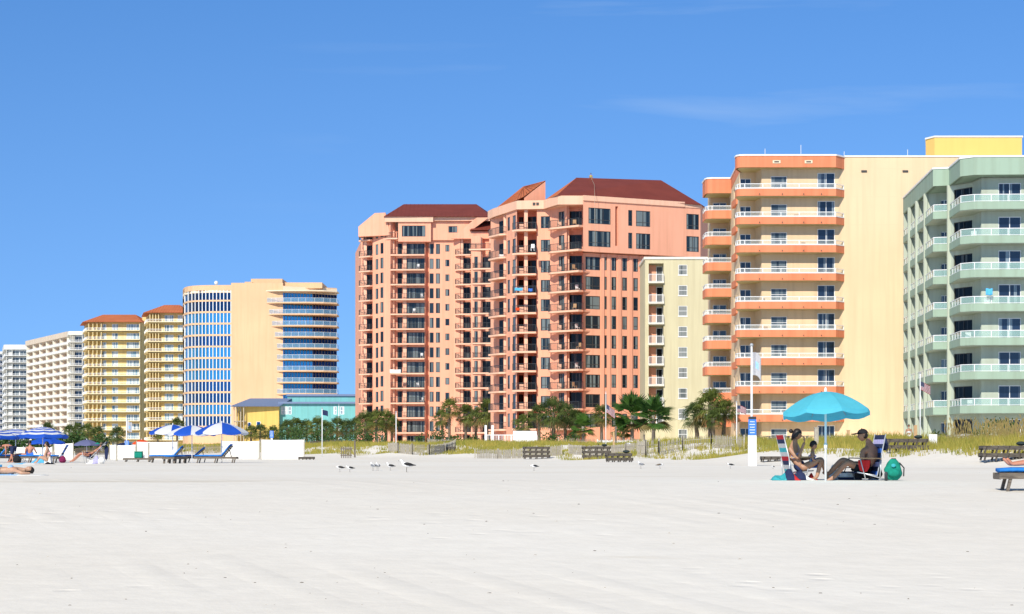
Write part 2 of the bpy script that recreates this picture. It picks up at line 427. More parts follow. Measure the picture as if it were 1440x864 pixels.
# ================================================================ cream tower with orange balconies
def orange_building():
    root = thing('apartment_building', 'cream tower with bright orange curved balconies and a broad blank side wall', 'building', (35,225,.2))
    z0 = .2; lv = [.185+3.035*k for k in range(11)]
    body = MB()
    Wr = Wall((24.9,218.), P(1062,218.)); Wd = Wall(P(1062,218.), P(1071,215.4)); Wm = Wall(P(1071,215.4), (35.93,215.4)); Wblank = Wall((35.93,215.4), (57.,215.4))
    Ws = Wall((25.9,240.), (24.9,218.))
    orc = [wop(Wr, 1040.5, 1056, lv[k]+.12, lv[k]+2.35, .15) for k in range(10)]
    om = []; omd = []
    for k in range(10):
        om.append(wop(Wm, 1084, 1106.7, lv[k]+.95, lv[k]+2.25, .15)); omd.append(wop(Wm, 1149.5, 1174, lv[k]+.12, lv[k]+2.62, .15))
    Wr.face(body, z0, lv[10]+.05, orc); Wd.face(body, z0, lv[10]+.05); Wm.face(body, z0, lv[10]+.05, om+omd)
    osd = []
    for k in range(10):
        osd.append((5.0,6.4,lv[k]+.1,lv[k]+2.3,.35)); osd.append((12.5,14.3,lv[k]+.1,lv[k]+2.3,.35)); osd.append((17.6,18.6,lv[k]+.9,lv[k]+2.2,.2))
    Ws.face(body, z0, 31.0, osd)
    body.add([(57,215.4,z0),(57,250,z0),(57,250,31.85),(57,215.4,31.85),(26.4,250,z0),(26.4,250,31.0),(25.9,240,z0),(25.9,240,31.0)], [(0,1,2,3),(1,4,5,2),(4,6,7,5)])
    body.build('wall', M['cream_wall'], root)
    bw = MB(); Wblank.face(bw, z0, 31.85); bw.build('side_wall', M['cream_blank'], root)
    for o in orc: window(Wr, o, root, 2, (), 'white_paint', 'navy_glass', .06, 'balcony_door')
    for o in om: window(Wm, o, root, 1, (.5,), 'white_paint', 'blind_glass', .05)
    for o in omd: window(Wm, o, root, 2, (), 'white_paint', 'navy_glass', .07, 'balcony_door')
    for o in osd: window(Ws, o, root, 1, (), 'bronze_frame', 'door_glass', .06)
    out = [(24.75,217.9),(24.15,215.6),(24.2,214.6),(24.5,214.1),(25.0,214.),P(1175.6,214.),(35.93,215.37)]
    mid = [(24.95,217.97),P(1062,217.95),P(1071,215.37),(35.9,215.37)]
    for k in range(1,10):
        z = lv[k]; mb = MB(); strip(mb, out, z-.02, z+.74, .16)
        mb.prism(offpath(out,.08)+mid[::-1], z-.06, z+.12, 1)
        b = mb.build('balcony', [M['orange_band'],M['soffit_cream']], root)
        c = MB(); strip(c, offpath(out,-.03), z+.742, z+.80, .24); c.build('coping', M['white_cap'], b)
        railing(offpath(out,.08), z+.80, .50, b, 'glass', 2.05, ('white_paint','rail_glass_clear'), .07)
        # drain spouts
        dr = MB()
        for px in (1068,1100,1130,1155):
            x = PX(px,214.); dr.box(x-.05,213.88,z+.12,x+.05,214.0,z+.2)
        dr.build('drain_spout', M['bronze_frame'], b)
        # small balcony on the ocean side wall
        mb = MB(); mb.box(24.86,221.,z-.02,25.3,225.5,z+.72); mb.build('balcony', M['orange_band'], root)
    # balcony wing reaching out towards the water
    wing = [(25.6,232.1),(23.3,232.1),(22.85,232.3),(22.65,232.8),(22.6,236.4),(25.75,236.6)][::-1]
    wing = wing[::-1]
    wo = [(25.75,236.6),(22.75,236.5),(22.6,236.2),(22.6,232.9),(22.8,232.3),(23.3,232.05),(25.6,232.05)]
    Wwb = Wall((23.6,236.9),(25.85,236.7))
    wb = MB(); Wwb.face(wb, z0, 31.0); wb.add([(23.6,236.9,z0),(23.6,240,z0),(23.6,240,31.),(23.6,236.9,31.),(25.9,240,z0),(25.9,240,31.)], [(0,3,2,1),(1,2,5,4)])
    wb.build('wing_wall', M['cream_wall'], root)
    for k in range(1,10):
        z = lv[k]-.35
        mb = MB(); strip(mb, wo, z, z+.95, .16); mb.prism(offpath(wo,.08), z-.04, z+.12, 1)
        b = mb.build('balcony', [M['orange_band'],M['soffit_cream']], root)
        railing(offpath(wo,.08), z+.95, .55, b, 'glass', 1.6, ('white_paint','rail_glass_clear'), .08)
        o = (.3, 1.9, z+.15, z+2.4, .05); window(Wwb, o, root, 2, (), 'white_paint', 'navy_glass', .06, 'balcony_door', back=.12)
    rf = MB(); zb = lv[10]
    ro = [(25.5,232.),(24.9,218.),(24.15,215.6),(24.2,214.6),(24.5,214.1),(25.0,214.),P(1175.6,214.),(35.93,215.37)]
    strip(rf, ro, zb, 31.77, .25); rf.prism(offpath(ro,.1)+[(35.9,220),(27,232)], zb, zb+.25, 1)
    strip(rf, wo, 30.1, 31.77, .2); rf.prism(offpath(wo,.1), 30.1, 30.4, 1)
    vents = MB()
    rf.build('roof_band', [M['orange_band'],M['soffit_cream']], root)
    cp = MB(); strip(cp, offpath(ro,-.08), 31.773, 31.93, .5); strip(cp, offpath(wo,-.08), 31.773, 31.93, .4)
    cp.box(35.95,215.3,31.853,57.1,215.75,32.0); cp.build('coping', M['white_cap'], root)
    rs = MB(); rs.prism([(26,232),(25.5,218),(36,215.7),(57,215.7),(57,250),(26.4,250)], 31.0, 31.3); rs.build('roof', M['white_cap'], root)
    for px in (1092,1137):
        v = MB(); x = PX(px,214); v.box(x-.42,213.93,30.95,x+.42,214.0,31.28,0); v.box(x-.25,213.90,31.05,x+.25,213.93,31.18,1); v.build('scupper', [M['peach_light'],M['bronze_frame']], root)
    for px in (1265,1323,1376):
        v = MB(); x = PX(px-50,215.4); v.box(x-.3,215.3,30.2,x+.3,215.4,30.4,0); v.build('scupper', M['bronze_frame'], root)
    ph = MB(); ph.prism([(46.25,222.6),(46.9,221.),(56.6,221.),(58.,236.),(49.2,236.)], 31.2, 34.85); p_ = ph.build('penthouse', M['gold_wall'], root)
    c = MB(); c.prism([(46.15,222.5),(46.85,220.9),(56.7,220.9),(58.1,236.1),(49.2,236.1)], 34.853, 35.02); c.build('coping', M['white_cap'], p_)
    for x, h in ((27.5,1.0),(31.4,1.4),(36.1,.7),(43.0,.9)):
        a = MB(); a.tube([(x,216.4,31.6),(x,216.4,31.9+h)], .03, 6); a.build('antenna', M['white_paint'], root)
orange_building()

# ================================================================ pale yellow block between them
def pale_building():
    root = thing('apartment_building', 'pale yellow eight storey block with a single column of small windows', 'building', (25,290,.3))
    s = 285/F; X0 = PX(907,285); z0 = .3; zt = PZ(365,285)
    W = Wall((X0,285.),(32.,285.)); body = MB(); rows = [(365+.3357*(68-45)) + 28.9*k for k in range(9)]
    ow = []
    for r in rows[:9]:
        ow.append(wop(W, 954., 966.4, PZ(r,285), PZ(r+14.2,285), .12))
    ob = []
    decks = [PZ(365+.3357*(142-45)+28.95*k,285) for k in range(8)]
    for dz in decks: ob.append(wop(W, 912.2, 933.2, dz+.1, dz+2.75, 1.5))
    W.face(body, z0, zt, ow+ob)
    Wl = Wall((X0+.0,297.),(X0,285.)); Wl.face(body, z0, zt)
    body.add([(32,285,z0),(32,297,z0),(32,297,zt),(32,285,zt),(X0,297,z0),(X0,297,zt)], [(0,1,2,3),(1,4,5,2),(5,3,2,3)][:2])
    body.build('wall', M['pale_yellow'], root)
    for i, o in enumerate(ow):
        if o[2] < z0: continue
        w = window(W, o, root, 1, (.5,), 'white_paint', 'blind', .06, back=.07)
        sl = MB(); a = W.p(o[0]-.08,-.07,o[2]-.1); b = W.p(o[1]+.08,.0,o[2]-.002); sl.box(a.x,a.y,a.z,b.x,b.y,b.z); sl.build('sill', M['white_cap'], root)
    for o, dz in zip(ob, decks):
        pn = MB(); a = W.p(o[0]+.1,1.42,dz+.12); b = W.p(o[0]+1.15,1.48,dz+2.6); pn.box(a.x,a.y,a.z,b.x,b.y,b.z); pn.build('shutter', M['salmon_wall'], root)
        window(W, (o[0]+1.2,o[1]-.05,dz+.12,dz+2.4,1.5), root, 1, (), 'white_paint', 'door_glass', .06, 'balcony_door')
        mb = MB(); a = W.p(o[0]-.05,-.35,dz-.1); b = W.p(o[1]+.05,0.0,dz+.1); mb.box(a.x,a.y,a.z,b.x,b.y,b.z); bl = mb.build('balcony', M['ivory_trim'], root)
        railing([W.xy(o[0]-.0,-.28),W.xy(o[1],-.28)], dz+.1, 1.1, bl, .14, 1.1, ('white_paint','rail_glass'), .07)
    r = MB(); r.box(X0-.15,284.85,zt+.003,32.1,297.1,zt+.35); r.build('roof', M['ivory_trim'], root)
pale_building()
# ================================================================ salmon tower, right
def deckpoly(W, u0, u1, out, cham=.9, inn=.02, left=True, right=True):
    pts = [W.xy(u0, inn)]
    if left: pts += [W.xy(u0, -.25*out), W.xy(u0+cham, -out)]
    else: pts += [W.xy(u0, -out)]
    pts += [W.xy(u1-cham, -out), W.xy(u1, -.25*out)] if right else [W.xy(u1, -out)]
    pts += [W.xy(u1, inn)]
    return pts
def salmon_deck(W, u0, u1, out, z, root, cham=.9, left=True, right=True, th=.28, rl=True):
    pts = deckpoly(W, u0, u1, out, cham, .02, left, right)
    mb = MB(); mb.prism(pts, z-th+.06, z+.06)
    b = mb.build('balcony', M['salmon_deck'], root)
    if rl: railing(offpath(pts[:-1] + [pts[-1]], .07), z+.06, 1.08, b, .13, 1.4, ('dark_metal','rail_glass'), .06)
    return b
def hip(name, eaves, ridge, zt, zr, mat, root, mats=None):
    """roof from four eave corners (front-left, front-right, back-right, back-left) to a two point ridge"""
    mb = MB()
    vs = [(x,y,z) for (x,y),z in zip(eaves, zt)] + [(x,y,zr) for x,y in ridge]
    mb.add(vs, [(0,1,5,4),(1,2,5),(2,3,4,5),(3,0,4),(3,2,1,0)])
    # standing seams up the front and side slopes
    def seams(a, b, c, d, n):
        a,b,c,d = map(Vector,(a,b,c,d))
        nrm = (b-a).cross(d-a).normalized()
        if nrm.z < 0: nrm = -nrm
        for k in range(n+1):
            t = k/n; p = a.lerp(b,t)
            # run straight up the slope until the hip line is met
            ax = (b-a).normalized(); up = nrm.cross(ax).normalized(); up = up if up.z > 0 else -up
            tl = (d-a).dot(ax); tr = (c-a).dot(ax); L = (b-a).length; x = t*L
            hgt = (d-a).dot(up)
            f = 1.
            if x < tl: f = x/max(tl,.01)
            if x > tr: f = min(f, (L-x)/max(L-tr,.01))
            if f < .03: continue
            q = p + up*hgt*f
            mb.bar(p+nrm*.02, q+nrm*.02, .07, .06, 1 if mats else 0, up=nrm)
    seams(vs[0], vs[1], vs[5], vs[4], int((Vector(vs[1])-Vector(vs[0])).length/.8))
    seams(vs[3], vs[0], vs[4], vs[4], int((Vector(vs[3])-Vector(vs[0])).length/.8))
    o = mb.build(name, mats or mat, root)
    return o
def salmon_right():
    root = thing('apartment_building', 'salmon pink tower with hipped red roof, the nearer and right one of a joined pair', 'building', (12,312,.4))
    z0 = .4; zf = 37.17
    dk = [34.0, 30.4] + [27.2-2.97*j for j in range(10)]     # deck levels, top down
    flo = [27.2-2.97*j for j in range(9)]
    Q0, Q1, Q2, Q3, Q4 = P(695,316), P(728,306), P(766,305.4), P(786,300), P(820,300)
    S1 = Wall(P(712,311.),P(727,306.4)); S2 = Wall(P(755,305.9),P(775,305.6)); S2b = Wall(P(775,305.6),P(797,301.8))
    R1 = Wall(P(727,310.4),P(755,309.4)); R2 = Wall(P(797,303.6),P(820,303.2)); R1a = Wall(P(727,306.4),P(727,310.4)); S0 = Wall(P(690,318.5),P(712,314.2)); S0b = Wall(P(712,314.2),P(712,311.))
    U = Wall(P(820,299.6), P(985,309.)); Lw = Wall(P(820,300.6), P(985,310.4))
    body = MB(); wins = []
    def col(W, pl, pr, h0, h1, levels, **k):
        o = [wop(W, pl, pr, z+h0, z+h1, .18) for z in levels]; wins.append((W, o, k)); return o
    lev = [34.0, 30.4] + flo
    o1 = col(S1, 713.4, 717, .35, 2.45, lev, n=1) + col(S1, 720.6, 725.2, .1, 2.45, lev, n=1)
    S1.face(body, z0, zf, o1)
    o2 = col(S2, 760.5, 773.6, .25, 2.1, lev, n=2, tr=(.28,)); S2.face(body, z0, zf, o2)
    o2b = col(S2b, 785.5, 793.5, .08, 2.5, lev, n=1); S2b.face(body, z0, zf, o2b)
    o3 = [wop(R1, 741.5, 754.2, z+.08, z+2.5, .12) for z in lev]; o3 += [wop(R1, 729.5, 736, z+.08, z+2.5, .12) for z in lev]; R1.face(body, z0, zf, o3)
    o4 = [wop(R2, 801, 818.5, z+.08, z+2.6, .12) for z in lev]; R2.face(body, z0, zf, o4)
    oq = [wop(S0, 702, 711.3, z+.08, z+2.5, .12) for z in lev]; S0.face(body, z0, zf, oq)
    for Wq in (R1a, S0b, Wall(P(755,309.4),P(755,305.9)), Wall(P(797,301.8),P(797,303.6)), Wall(P(820,303.2),P(820,299.6))): Wq.face(body, z0, zf)
    # lower storeys of the right hand front
    ol = []
    for z in flo:
        ol += col(Lw, 823.5, 844, .25, 2.25, [z], n=2, tr=(.28,))
        ol += col(Lw, 860, 866.8, .3, 2.3, [z], n=1, tr=(.28,)); ol += col(Lw, 875, 882, .3, 2.3, [z], n=1, tr=(.28,)); ol += col(Lw, 890.6, 897.3, .3, 2.3, [z], n=1, tr=(.28,))
        ol += col(Lw, 849.2, 853.4, .3, 2.3, [z], n=1)
    topo = col(Lw, 906, 914, .3, 2.2, [flo[0]], n=1)
    Lw.face(body, z0, 30.0, ol+topo)
    for px in (857,): pass
    x1, y1 = Lw.xy(Lw.L); body.add([(x1,y1,z0),(x1+4,y1+16,z0),(x1+4,y1+16,30.),(x1,y1,30.)], [(0,1,2,3)])
    # back of the building
    bx = [(x1+4,y1+16),(2,340),(-3.3,334),P(690,318.5)]
    for i in range(3):
        (a,b),(c,d) = bx[i], bx[i+1]; body.add([(a,b,z0),(c,d,z0),(c,d,zf),(a,b,zf)], [(0,1,2,3)])
    body.build('wall', M['salmon_wall'], root)
    # shallow pilasters that break up the lower front
    pl = MB()
    for px in (846.8, 855.5, 870.5, 886.3, 901):
        u = Lw.u(px); q = [Lw.xy(u-.28,-.16),Lw.xy(u+.28,-.16),Lw.xy(u+.28,.0),Lw.xy(u-.28,.0)]; pl.prism(q, z0, 29.95)
    pl.build('pilaster', M['salmon_wall'], root)
    # projecting two storey block on top
    ub = MB(); zb, zt = 30.1, 38.3
    uo = col(U, 827.5, 858.8, .35, 2.75, [34.0,30.55], n=3, tr=(.26,)) + col(U, 883.5, 889.3, .35, 2.75, [34.0,30.55], n=1, tr=(.26,)) + col(U, 894.4, 914.6, .35, 2.75, [34.0,30.55], n=2, tr=(.26,)) + col(U, 965.3, 983, .35, 2.75, [34.0,30.55], n=2, tr=(.26,))
    nic = [wop(U, 865.3, 869.2, 37.2, 31.2, .9)]
    U.face(ub, zb, zt, uo+nic)
    a = U.xy(U.L); b_ = (a[0]+5, a[1]+18); c = U.xy(0); 
    ub.add([(a[0],a[1],zb),(b_[0],b_[1],zb),(b_[0],b_[1],zt),(a[0],a[1],zt)], [(0,1,2,3)])
    ub.add([(c[0],c[1],zb),(a[0],a[1],zb),(b_[0],b_[1],zb),(c[0]+5,c[1]+18,zb)], [(0,1,2,3)])
    ub.build('upper_block', M['salmon_wall'], root)
    for W, o, k in wins:
        for q in o: window(W, q, root, k.get('n',1), k.get('tr',()), fw=.075)
    for W, o in ((R1,o3),(R2,o4),(S0,oq)):
        for q in o: window(W, q, root, 2, (), gm='door_glass', name='balcony_door')
    # raised lines on the block
    tr = MB()
    for (pa, pb, zc) in ((822,863,34.0-.35),(863,985,34.0-.35),):
        pass
    # decks
    K1 = Wall(P(727,306.4),P(755,305.9)); K2 = Wall(P(782,303.8),P(820,300.)); K0 = Wall(P(690,316.6),P(712,311.2))
    for z in dk:
        b1 = salmon_deck(K1, K1.u(720.5), K1.u(755), 1.0, z, root, .9, True, False)
        b2 = salmon_deck(K2, K2.u(772), K2.u(820.3), 1.1, z, root, 1.3, True, False)
        b0 = salmon_deck(K0, K0.u(691), K0.u(712), .9, z, root, .8)
        for (Kk, pa, pb, bk) in ((K1,727,755,3.8),(K2,797,820,3.3),(K0,690,712,3.4)):
            q = [Kk.xy(Kk.u(pa),.03),Kk.xy(Kk.u(pb),.03),Kk.xy(Kk.u(pb),bk),Kk.xy(Kk.u(pa),bk)]
            s = MB(); s.prism(q, z-.22, z+.05); s.build('balcony_floor', M['salmon_wall'], root)
    # round columns carrying the balcony corners
    for Kk, px, hw in ((K1,739.2,.27),(K2,796,.27),(K0,707.5,.2)):
        c = MB(); p_ = Kk.p(Kk.u(px), .30); c.box(p_.x-hw,p_.y-hw,z0,p_.x+hw,p_.y+hw,zf); c.build('column', M['salmon_trim'], root)
    for z in dk:   # low solid wing walls beside the openings
        for Kk, px in ((K1,733.5),(K2,787)):
            p_ = Kk.p(Kk.u(px), -.1); c = MB(); c.box(p_.x-.33,p_.y-.13,z+.06,p_.x+.33,p_.y+.13,z+.95); c.build('wing_wall', M['salmon_trim'], root)
    # frieze and roofs
    fr = MB(); line = [P(688,319.2),Q0,Q1,Q2,Q3,Q4]
    strip(fr, offpath(line,-.25), zf, 38.5, .5); fr.prism(offpath(line,.1)+[(14,312),(2,322)], zf, zf+.12)
    q = [U.xy(0,-.22),U.xy(U.u(962),-.22),U.xy(U.u(962),.1),U.xy(0,.1)]; fr.prism(q, 37.75, 38.52)
    q = [U.xy(U.u(962),-.12),U.xy(U.L+.2,-.12),U.xy(U.L+.2,.1),U.xy(U.u(962),.1)]; fr.prism(q, 37.7, 38.25)
    fr.build('frieze', M['salmon_trim'], root)
    e = [(Q3[0]-.3,Q3[1]-.5), (P(986.5,309)[0],308.4), (35.,329.), (6.5,322.)]
    hip('roof', e, [P(811,313.5), (23.7,316.5)], [38.5,38.2,38.2,38.5], 43.1, M['roof_red'], root)
    # small fillet of roof falling towards the water, and the shed roof over the left bays
    s = MB(); s.add([(Q2[0],Q2[1]-.3,38.5),(Q3[0]-.3,Q3[1]-.5,38.5),(P(811,313.5)[0],313.5,43.12),(6.5,322.,38.5)], [(0,1,2),(0,2,3)]); s.build('roof', M['roof_orange'], root)
    pk = Vector((*P(767,308.),41.9)); rb = Vector((*P(736,322.),PZ(262.5,322.))); pkb = Vector((*P(767,326.),41.9))
    ra = Vector((*P(694,316.5),38.35)); r2 = Vector((Q1[0]-.2,Q1[1]-.4,38.55)); r3 = Vector((*P(737,305.8),39.15))
    s = MB(); s.add([ra,r2,r3,pk,rb,pkb,Vector((-3.3,334,38.3))], [(0,1,4),(1,2,4),(2,3,4),(3,5,4),(0,4,6),(4,5,6)])
    for k in range(1,9):
        t = k/9; p_ = ra.lerp(r2,t)+Vector((0,0,.04)); s.bar(p_, p_.lerp(rb,.97), .07, .05)
    for k in range(0,9):
        t = k/9; p_ = r2.lerp(pk,t)+Vector((0,0,.3*(1-t)+.05)); s.bar(p_, p_.lerp(rb,.97), .07, .05)
    s.build('roof', M['roof_orange'], root)
    g = MB(); a = P(737,306.); b = P(767,307.9)
    g.add([(a[0],a[1],38.45),(b[0],b[1],38.45),(b[0],b[1],41.75),(a[0],a[1],39.0)], [(0,1,2,3)]); g.add([(b[0],b[1],38.45),(b[0],326,38.45),(b[0],326,41.75),(b[0],b[1],41.75)], [(0,1,2,3)])
    g.build('gable', M['salmon_wall'], root)
    vt = MB(); W = Wall(Q1,Q2); u = W.u(754); 
    for k in range(2): p_ = W.p(u-.3+k*.55,-.3,37.75); vt.box(p_.x-.2,p_.y-.05,p_.z,p_.x+.2,p_.y+.05,p_.z+.4)
    vt.build('vent', M['bronze_frame'], root)
salmon_right()

# ================================================================ salmon tower, left
def salmon_left():
    root = thing('apartment_building', 'salmon pink tower with red roof, the farther and left one of a joined pair', 'building', (-15,408,.5))
    z0 = .5; D = 400.
    dk = [42.7] + [39.4-2.97*j for j in range(14)]
    body = MB(); wins = []
    def col(W, pl, pr, h0, h1, levels, **k):
        o = [wop(W, pl, pr, z+h0, z+h1, k.pop('dep',.18)) for z in levels]; wins.append((W, o, k)); return o
    A1 = Wall(P(515,403.),P(524,402.)); A1r = Wall(P(508,406.),P(524,405.)); A2 = Wall(P(524,402.),P(549,398.8)); 
    B1 = Wall(P(556,400.5),P(567,400.5)); Bc = Wall(P(549,398.8),P(556,400.5)); B2 = Wall(P(567,400.),P(598,400.))
    Cg = Wall(P(598,401.2),P(603,401.4)); C1 = Wall(P(603,400.2),P(638,400.2)); 
    Dr = Wall(P(647,400.5),P(662.5,400.5)); D1 = Wall(P(638,400.2),P(647,399.4)); D2 = Wall(P(662.5,397.),P(676,396.8)); E1 = Wall(P(676,399.2),P(700,399.))
    lev = dk
    zt = 44.3
    A1r.face(body, z0, 44., col(A1r, 513.8, 523.4, .08, 2.5, lev, dep=.12, n=2, g='door_glass', nm_='balcony_door'))
    A2.face(body, z0, 46.9, col(A2, 528.2, 532, .2, 2.3, lev, n=1) + col(A2, 535, 539.2, .35, 2.5, lev, n=1))
    Bc.face(body, z0, 46.9)
    B1.face(body, z0, zt, col(B1, 559, 565.5, .08, 2.4, lev, dep=.12, n=1, g='door_glass', nm_='balcony_door'))
    B2.face(body, z0, 42.4, col(B2, 571.5, 597.3, .12, 2.35, lev[1:], dep=.5, n=4))
    Cg.face(body, z0, 42.4)
    C1.face(body, z0, 46.5, col(C1, 604, 609.8, .25, 2.3, lev[1:], n=1) + col(C1, 613, 618.7, .25, 2.3, lev[1:], n=1) + col(C1, 626.3, 632, .75, 2.1, lev[1:], n=1) + [])
    D1.face(body, z0, 43.)
    Dr.face(body, z0, 43., col(Dr, 651.5, 661, .08, 2.5, lev[1:], dep=.12, n=2, g='door_glass', nm_='balcony_door'))
    D2.face(body, z0, 43., col(D2, 667, 672, .15, 2.4, lev[2:], n=1))
    E1.face(body, z0, 43., col(E1, 678.5, 690, .08, 2.5, lev[2:], dep=.12, n=2, g='door_glass', nm_='balcony_door'))
    for (p, q, zz) in ((P(524,405.),P(524,402.),44.),(P(556,400.5),P(556,400.9),44),(P(598,400.),P(598,401.2),42.4),(P(603,401.4),P(603,400.2),42.4),(P(647,399.4),P(647,400.5),43.),(P(662.5,400.5),P(662.5,397.),43.),(P(676,396.8),P(676,399.2),43.)):
        Wall(p,q).face(body, z0, zz)
    bk = [P(700,399.),(-2.,425.),(-34,432.),P(508,406.)]
    for i in range(3):
        (a,b),(c,d) = bk[i], bk[i+1]; body.add([(a,b,z0),(c,d,z0),(c,d,43),(a,b,43)], [(0,1,2,3)])
    body.build('wall', M['salmon_wall'], root)
    for W, o, k in wins:
        for q in o: window(W, q, root, k.get('n',1), (), gm=k.get('g','window_glass'), name=k.get('nm_','window'), fw=.08)
    # decks
    KA = Wall(P(505,404.5),P(524,402.)); KB = Wall(P(549,400.),P(598,399.6)); KD = Wall(P(640,399.8),P(662.5,399.5)); KE = Wall(P(661,398.),P(700,397.))
    for i, z in enumerate(dk):
        salmon_deck(KA, KA.u(505.5), KA.u(524.3), .9, z, root, .7, True, False)
        s = MB(); q = [KA.xy(.5,.03),KA.xy(KA.L,.03),KA.xy(KA.L,3.2),KA.xy(.5,3.2)]; s.prism(q, z-.2, z+.05); s.build('balcony_floor', M['salmon_wall'], root)
        if i: salmon_deck(KB, KB.u(544), KB.u(597.6), 1.3, z, root, 1.0, True, False)
        else: salmon_deck(KB, KB.u(541), KB.u(560), 1.3, z, root, 1.0, True, False)
        if i > 0: salmon_deck(KD, KD.u(640.), KD.u(662.6), 1.2, z-(.0), root, .8, True, False)
        if i > 0: salmon_deck(KE, KE.u(661.2), KE.u(697), 1.2, z+(.9 if i == 1 else 0), root, .8, i>1, False)
    for Kk, px, hw, zz in ((KA,513.2,.3,44.),(KB,569.2,.36,42.3),(KB,552.5,.3,44.3),(KD,649.5,.26,43),(KE,675.8,.3,43)):
        c = MB(); p_ = Kk.p(Kk.u(px), .1); c.box(p_.x-hw,p_.y-hw,z0,p_.x+hw,p_.y+hw,zz); c.build('column', M['salmon_trim'], root)
    for z in dk[1:]:
        for Kk, px in ((KA,509.5),(KB,548.5),(KD,644.5)):
            p_ = Kk.p(Kk.u(px), -.2); c = MB(); c.box(p_.x-.35,p_.y-.13,z+.06,p_.x+.35,p_.y+.13,z+.95); c.build('wing_wall', M['salmon_trim'], root)
    # projecting block of the top storey
    ub = MB(); U1 = Wall(P(560,398.6),P(606,398.6)); U2 = Wall(P(606,399.6),P(665,399.6))
    o1 = [wop(U1, 565.2, 598.3, 45.2, 43.0, .2)]; o2 = [wop(U2, 630.6, 643.2, 45.2, 43.9, .2)]
    U1.face(ub, 42.0, 47., o1); U2.face(ub, 42.4, 47., o2)
    for (W, za) in ((U1,42.),(U2,42.4)):
        q = [W.xy(0,0.02),W.xy(W.L,0.02),W.xy(W.L,3),W.xy(0,3)]; ub.prism(q, za, za+.15)
    Wall(P(560,401),P(560,398.6)).face(ub,42.,47.); Wall(P(606,398.6),P(606,399.6)).face(ub,42.,47.)
    ub.build('upper_block', M['salmon_wall'], root)
    window(U1, o1[0], root, 3); window(U2, o2[0], root, 1)
    # left gable with its sloping parapet, drawn as a thick wall
    g = MB(); y = 401.2
    pts = [(504,332),(504,318),(527,300),(542,300),(549,332)]
    fr_ = [(PX(px,y-(px-504)*.055), y-(px-504)*.055, PZ(r,400)) for px, r in pts]
    bk_ = [(a, b+3.0, c) for a,b,c in fr_]; n = len(pts)
    g.add(fr_+bk_, [tuple(range(n))[::-1], tuple(range(n,2*n))]+[(i,(i+1)%n,n+(i+1)%n,n+i) for i in range(n)])
    g.build('gable', M['salmon_wall'], root)
    # sloping parapet in front of the second roof
    g = MB(); pts = [(636,332.5),(661,311),(690,306),(688,311),(666,325.5),(640,338)]
    pts = [(634,337),(671,306.8),(688,306.8),(661,327),(700,327),(700,337)]
    fr_ = [(PX(px,398.4), 398.4, PZ(r,400)) for px, r in pts]; bk_ = [(a,b+.7,c) for a,b,c in fr_]; n = len(pts)
    g.add(fr_+bk_, [tuple(range(n))[::-1], tuple(range(n,2*n))]+[(i,(i+1)%n,n+(i+1)%n,n+i) for i in range(n)])
    g.build('gable', M['salmon_wall'], root)
    fz = MB(); q = offpath([P(541,399),P(688,399)],0); strip(fz, [P(541,398.2),P(609,398.2)], 45.9, 46.95, .5); strip(fz, [P(609,398.9),P(689,398.9)], 46.2, 46.95, .5); fz.build('frieze', M['salmon_trim'], root)
    hip('roof', [P(540,397.8), P(690,398.2), (1,425), (-28,427)], [P(568,410), P(670,410)], [46.95]*4, 50.9, M['roof_red'], root)
    hip('roof', [P(660,397.6), P(712,397.6), (3,412), (-7,412)], [P(688,404), P(712,404)], [44.2]*4, 47.3, M['roof_red'], root)
    U3 = Wall(P(688,396.4),P(704,396.4)); ub = MB(); o = wop(U3, 690.3, 703, 43.6, 41.2, .2); U3.face(ub, 39.8, 44.2, [o]); Wall(P(688,399),P(688,396.4)).face(ub,39.8,44.2); ub.prism([P(688,396.4),P(704,396.4),P(704,399),P(688,399)],39.8,39.95); ub.build('upper_block', M['salmon_wall'], root); window(U3, o, root, 2)
salmon_left()
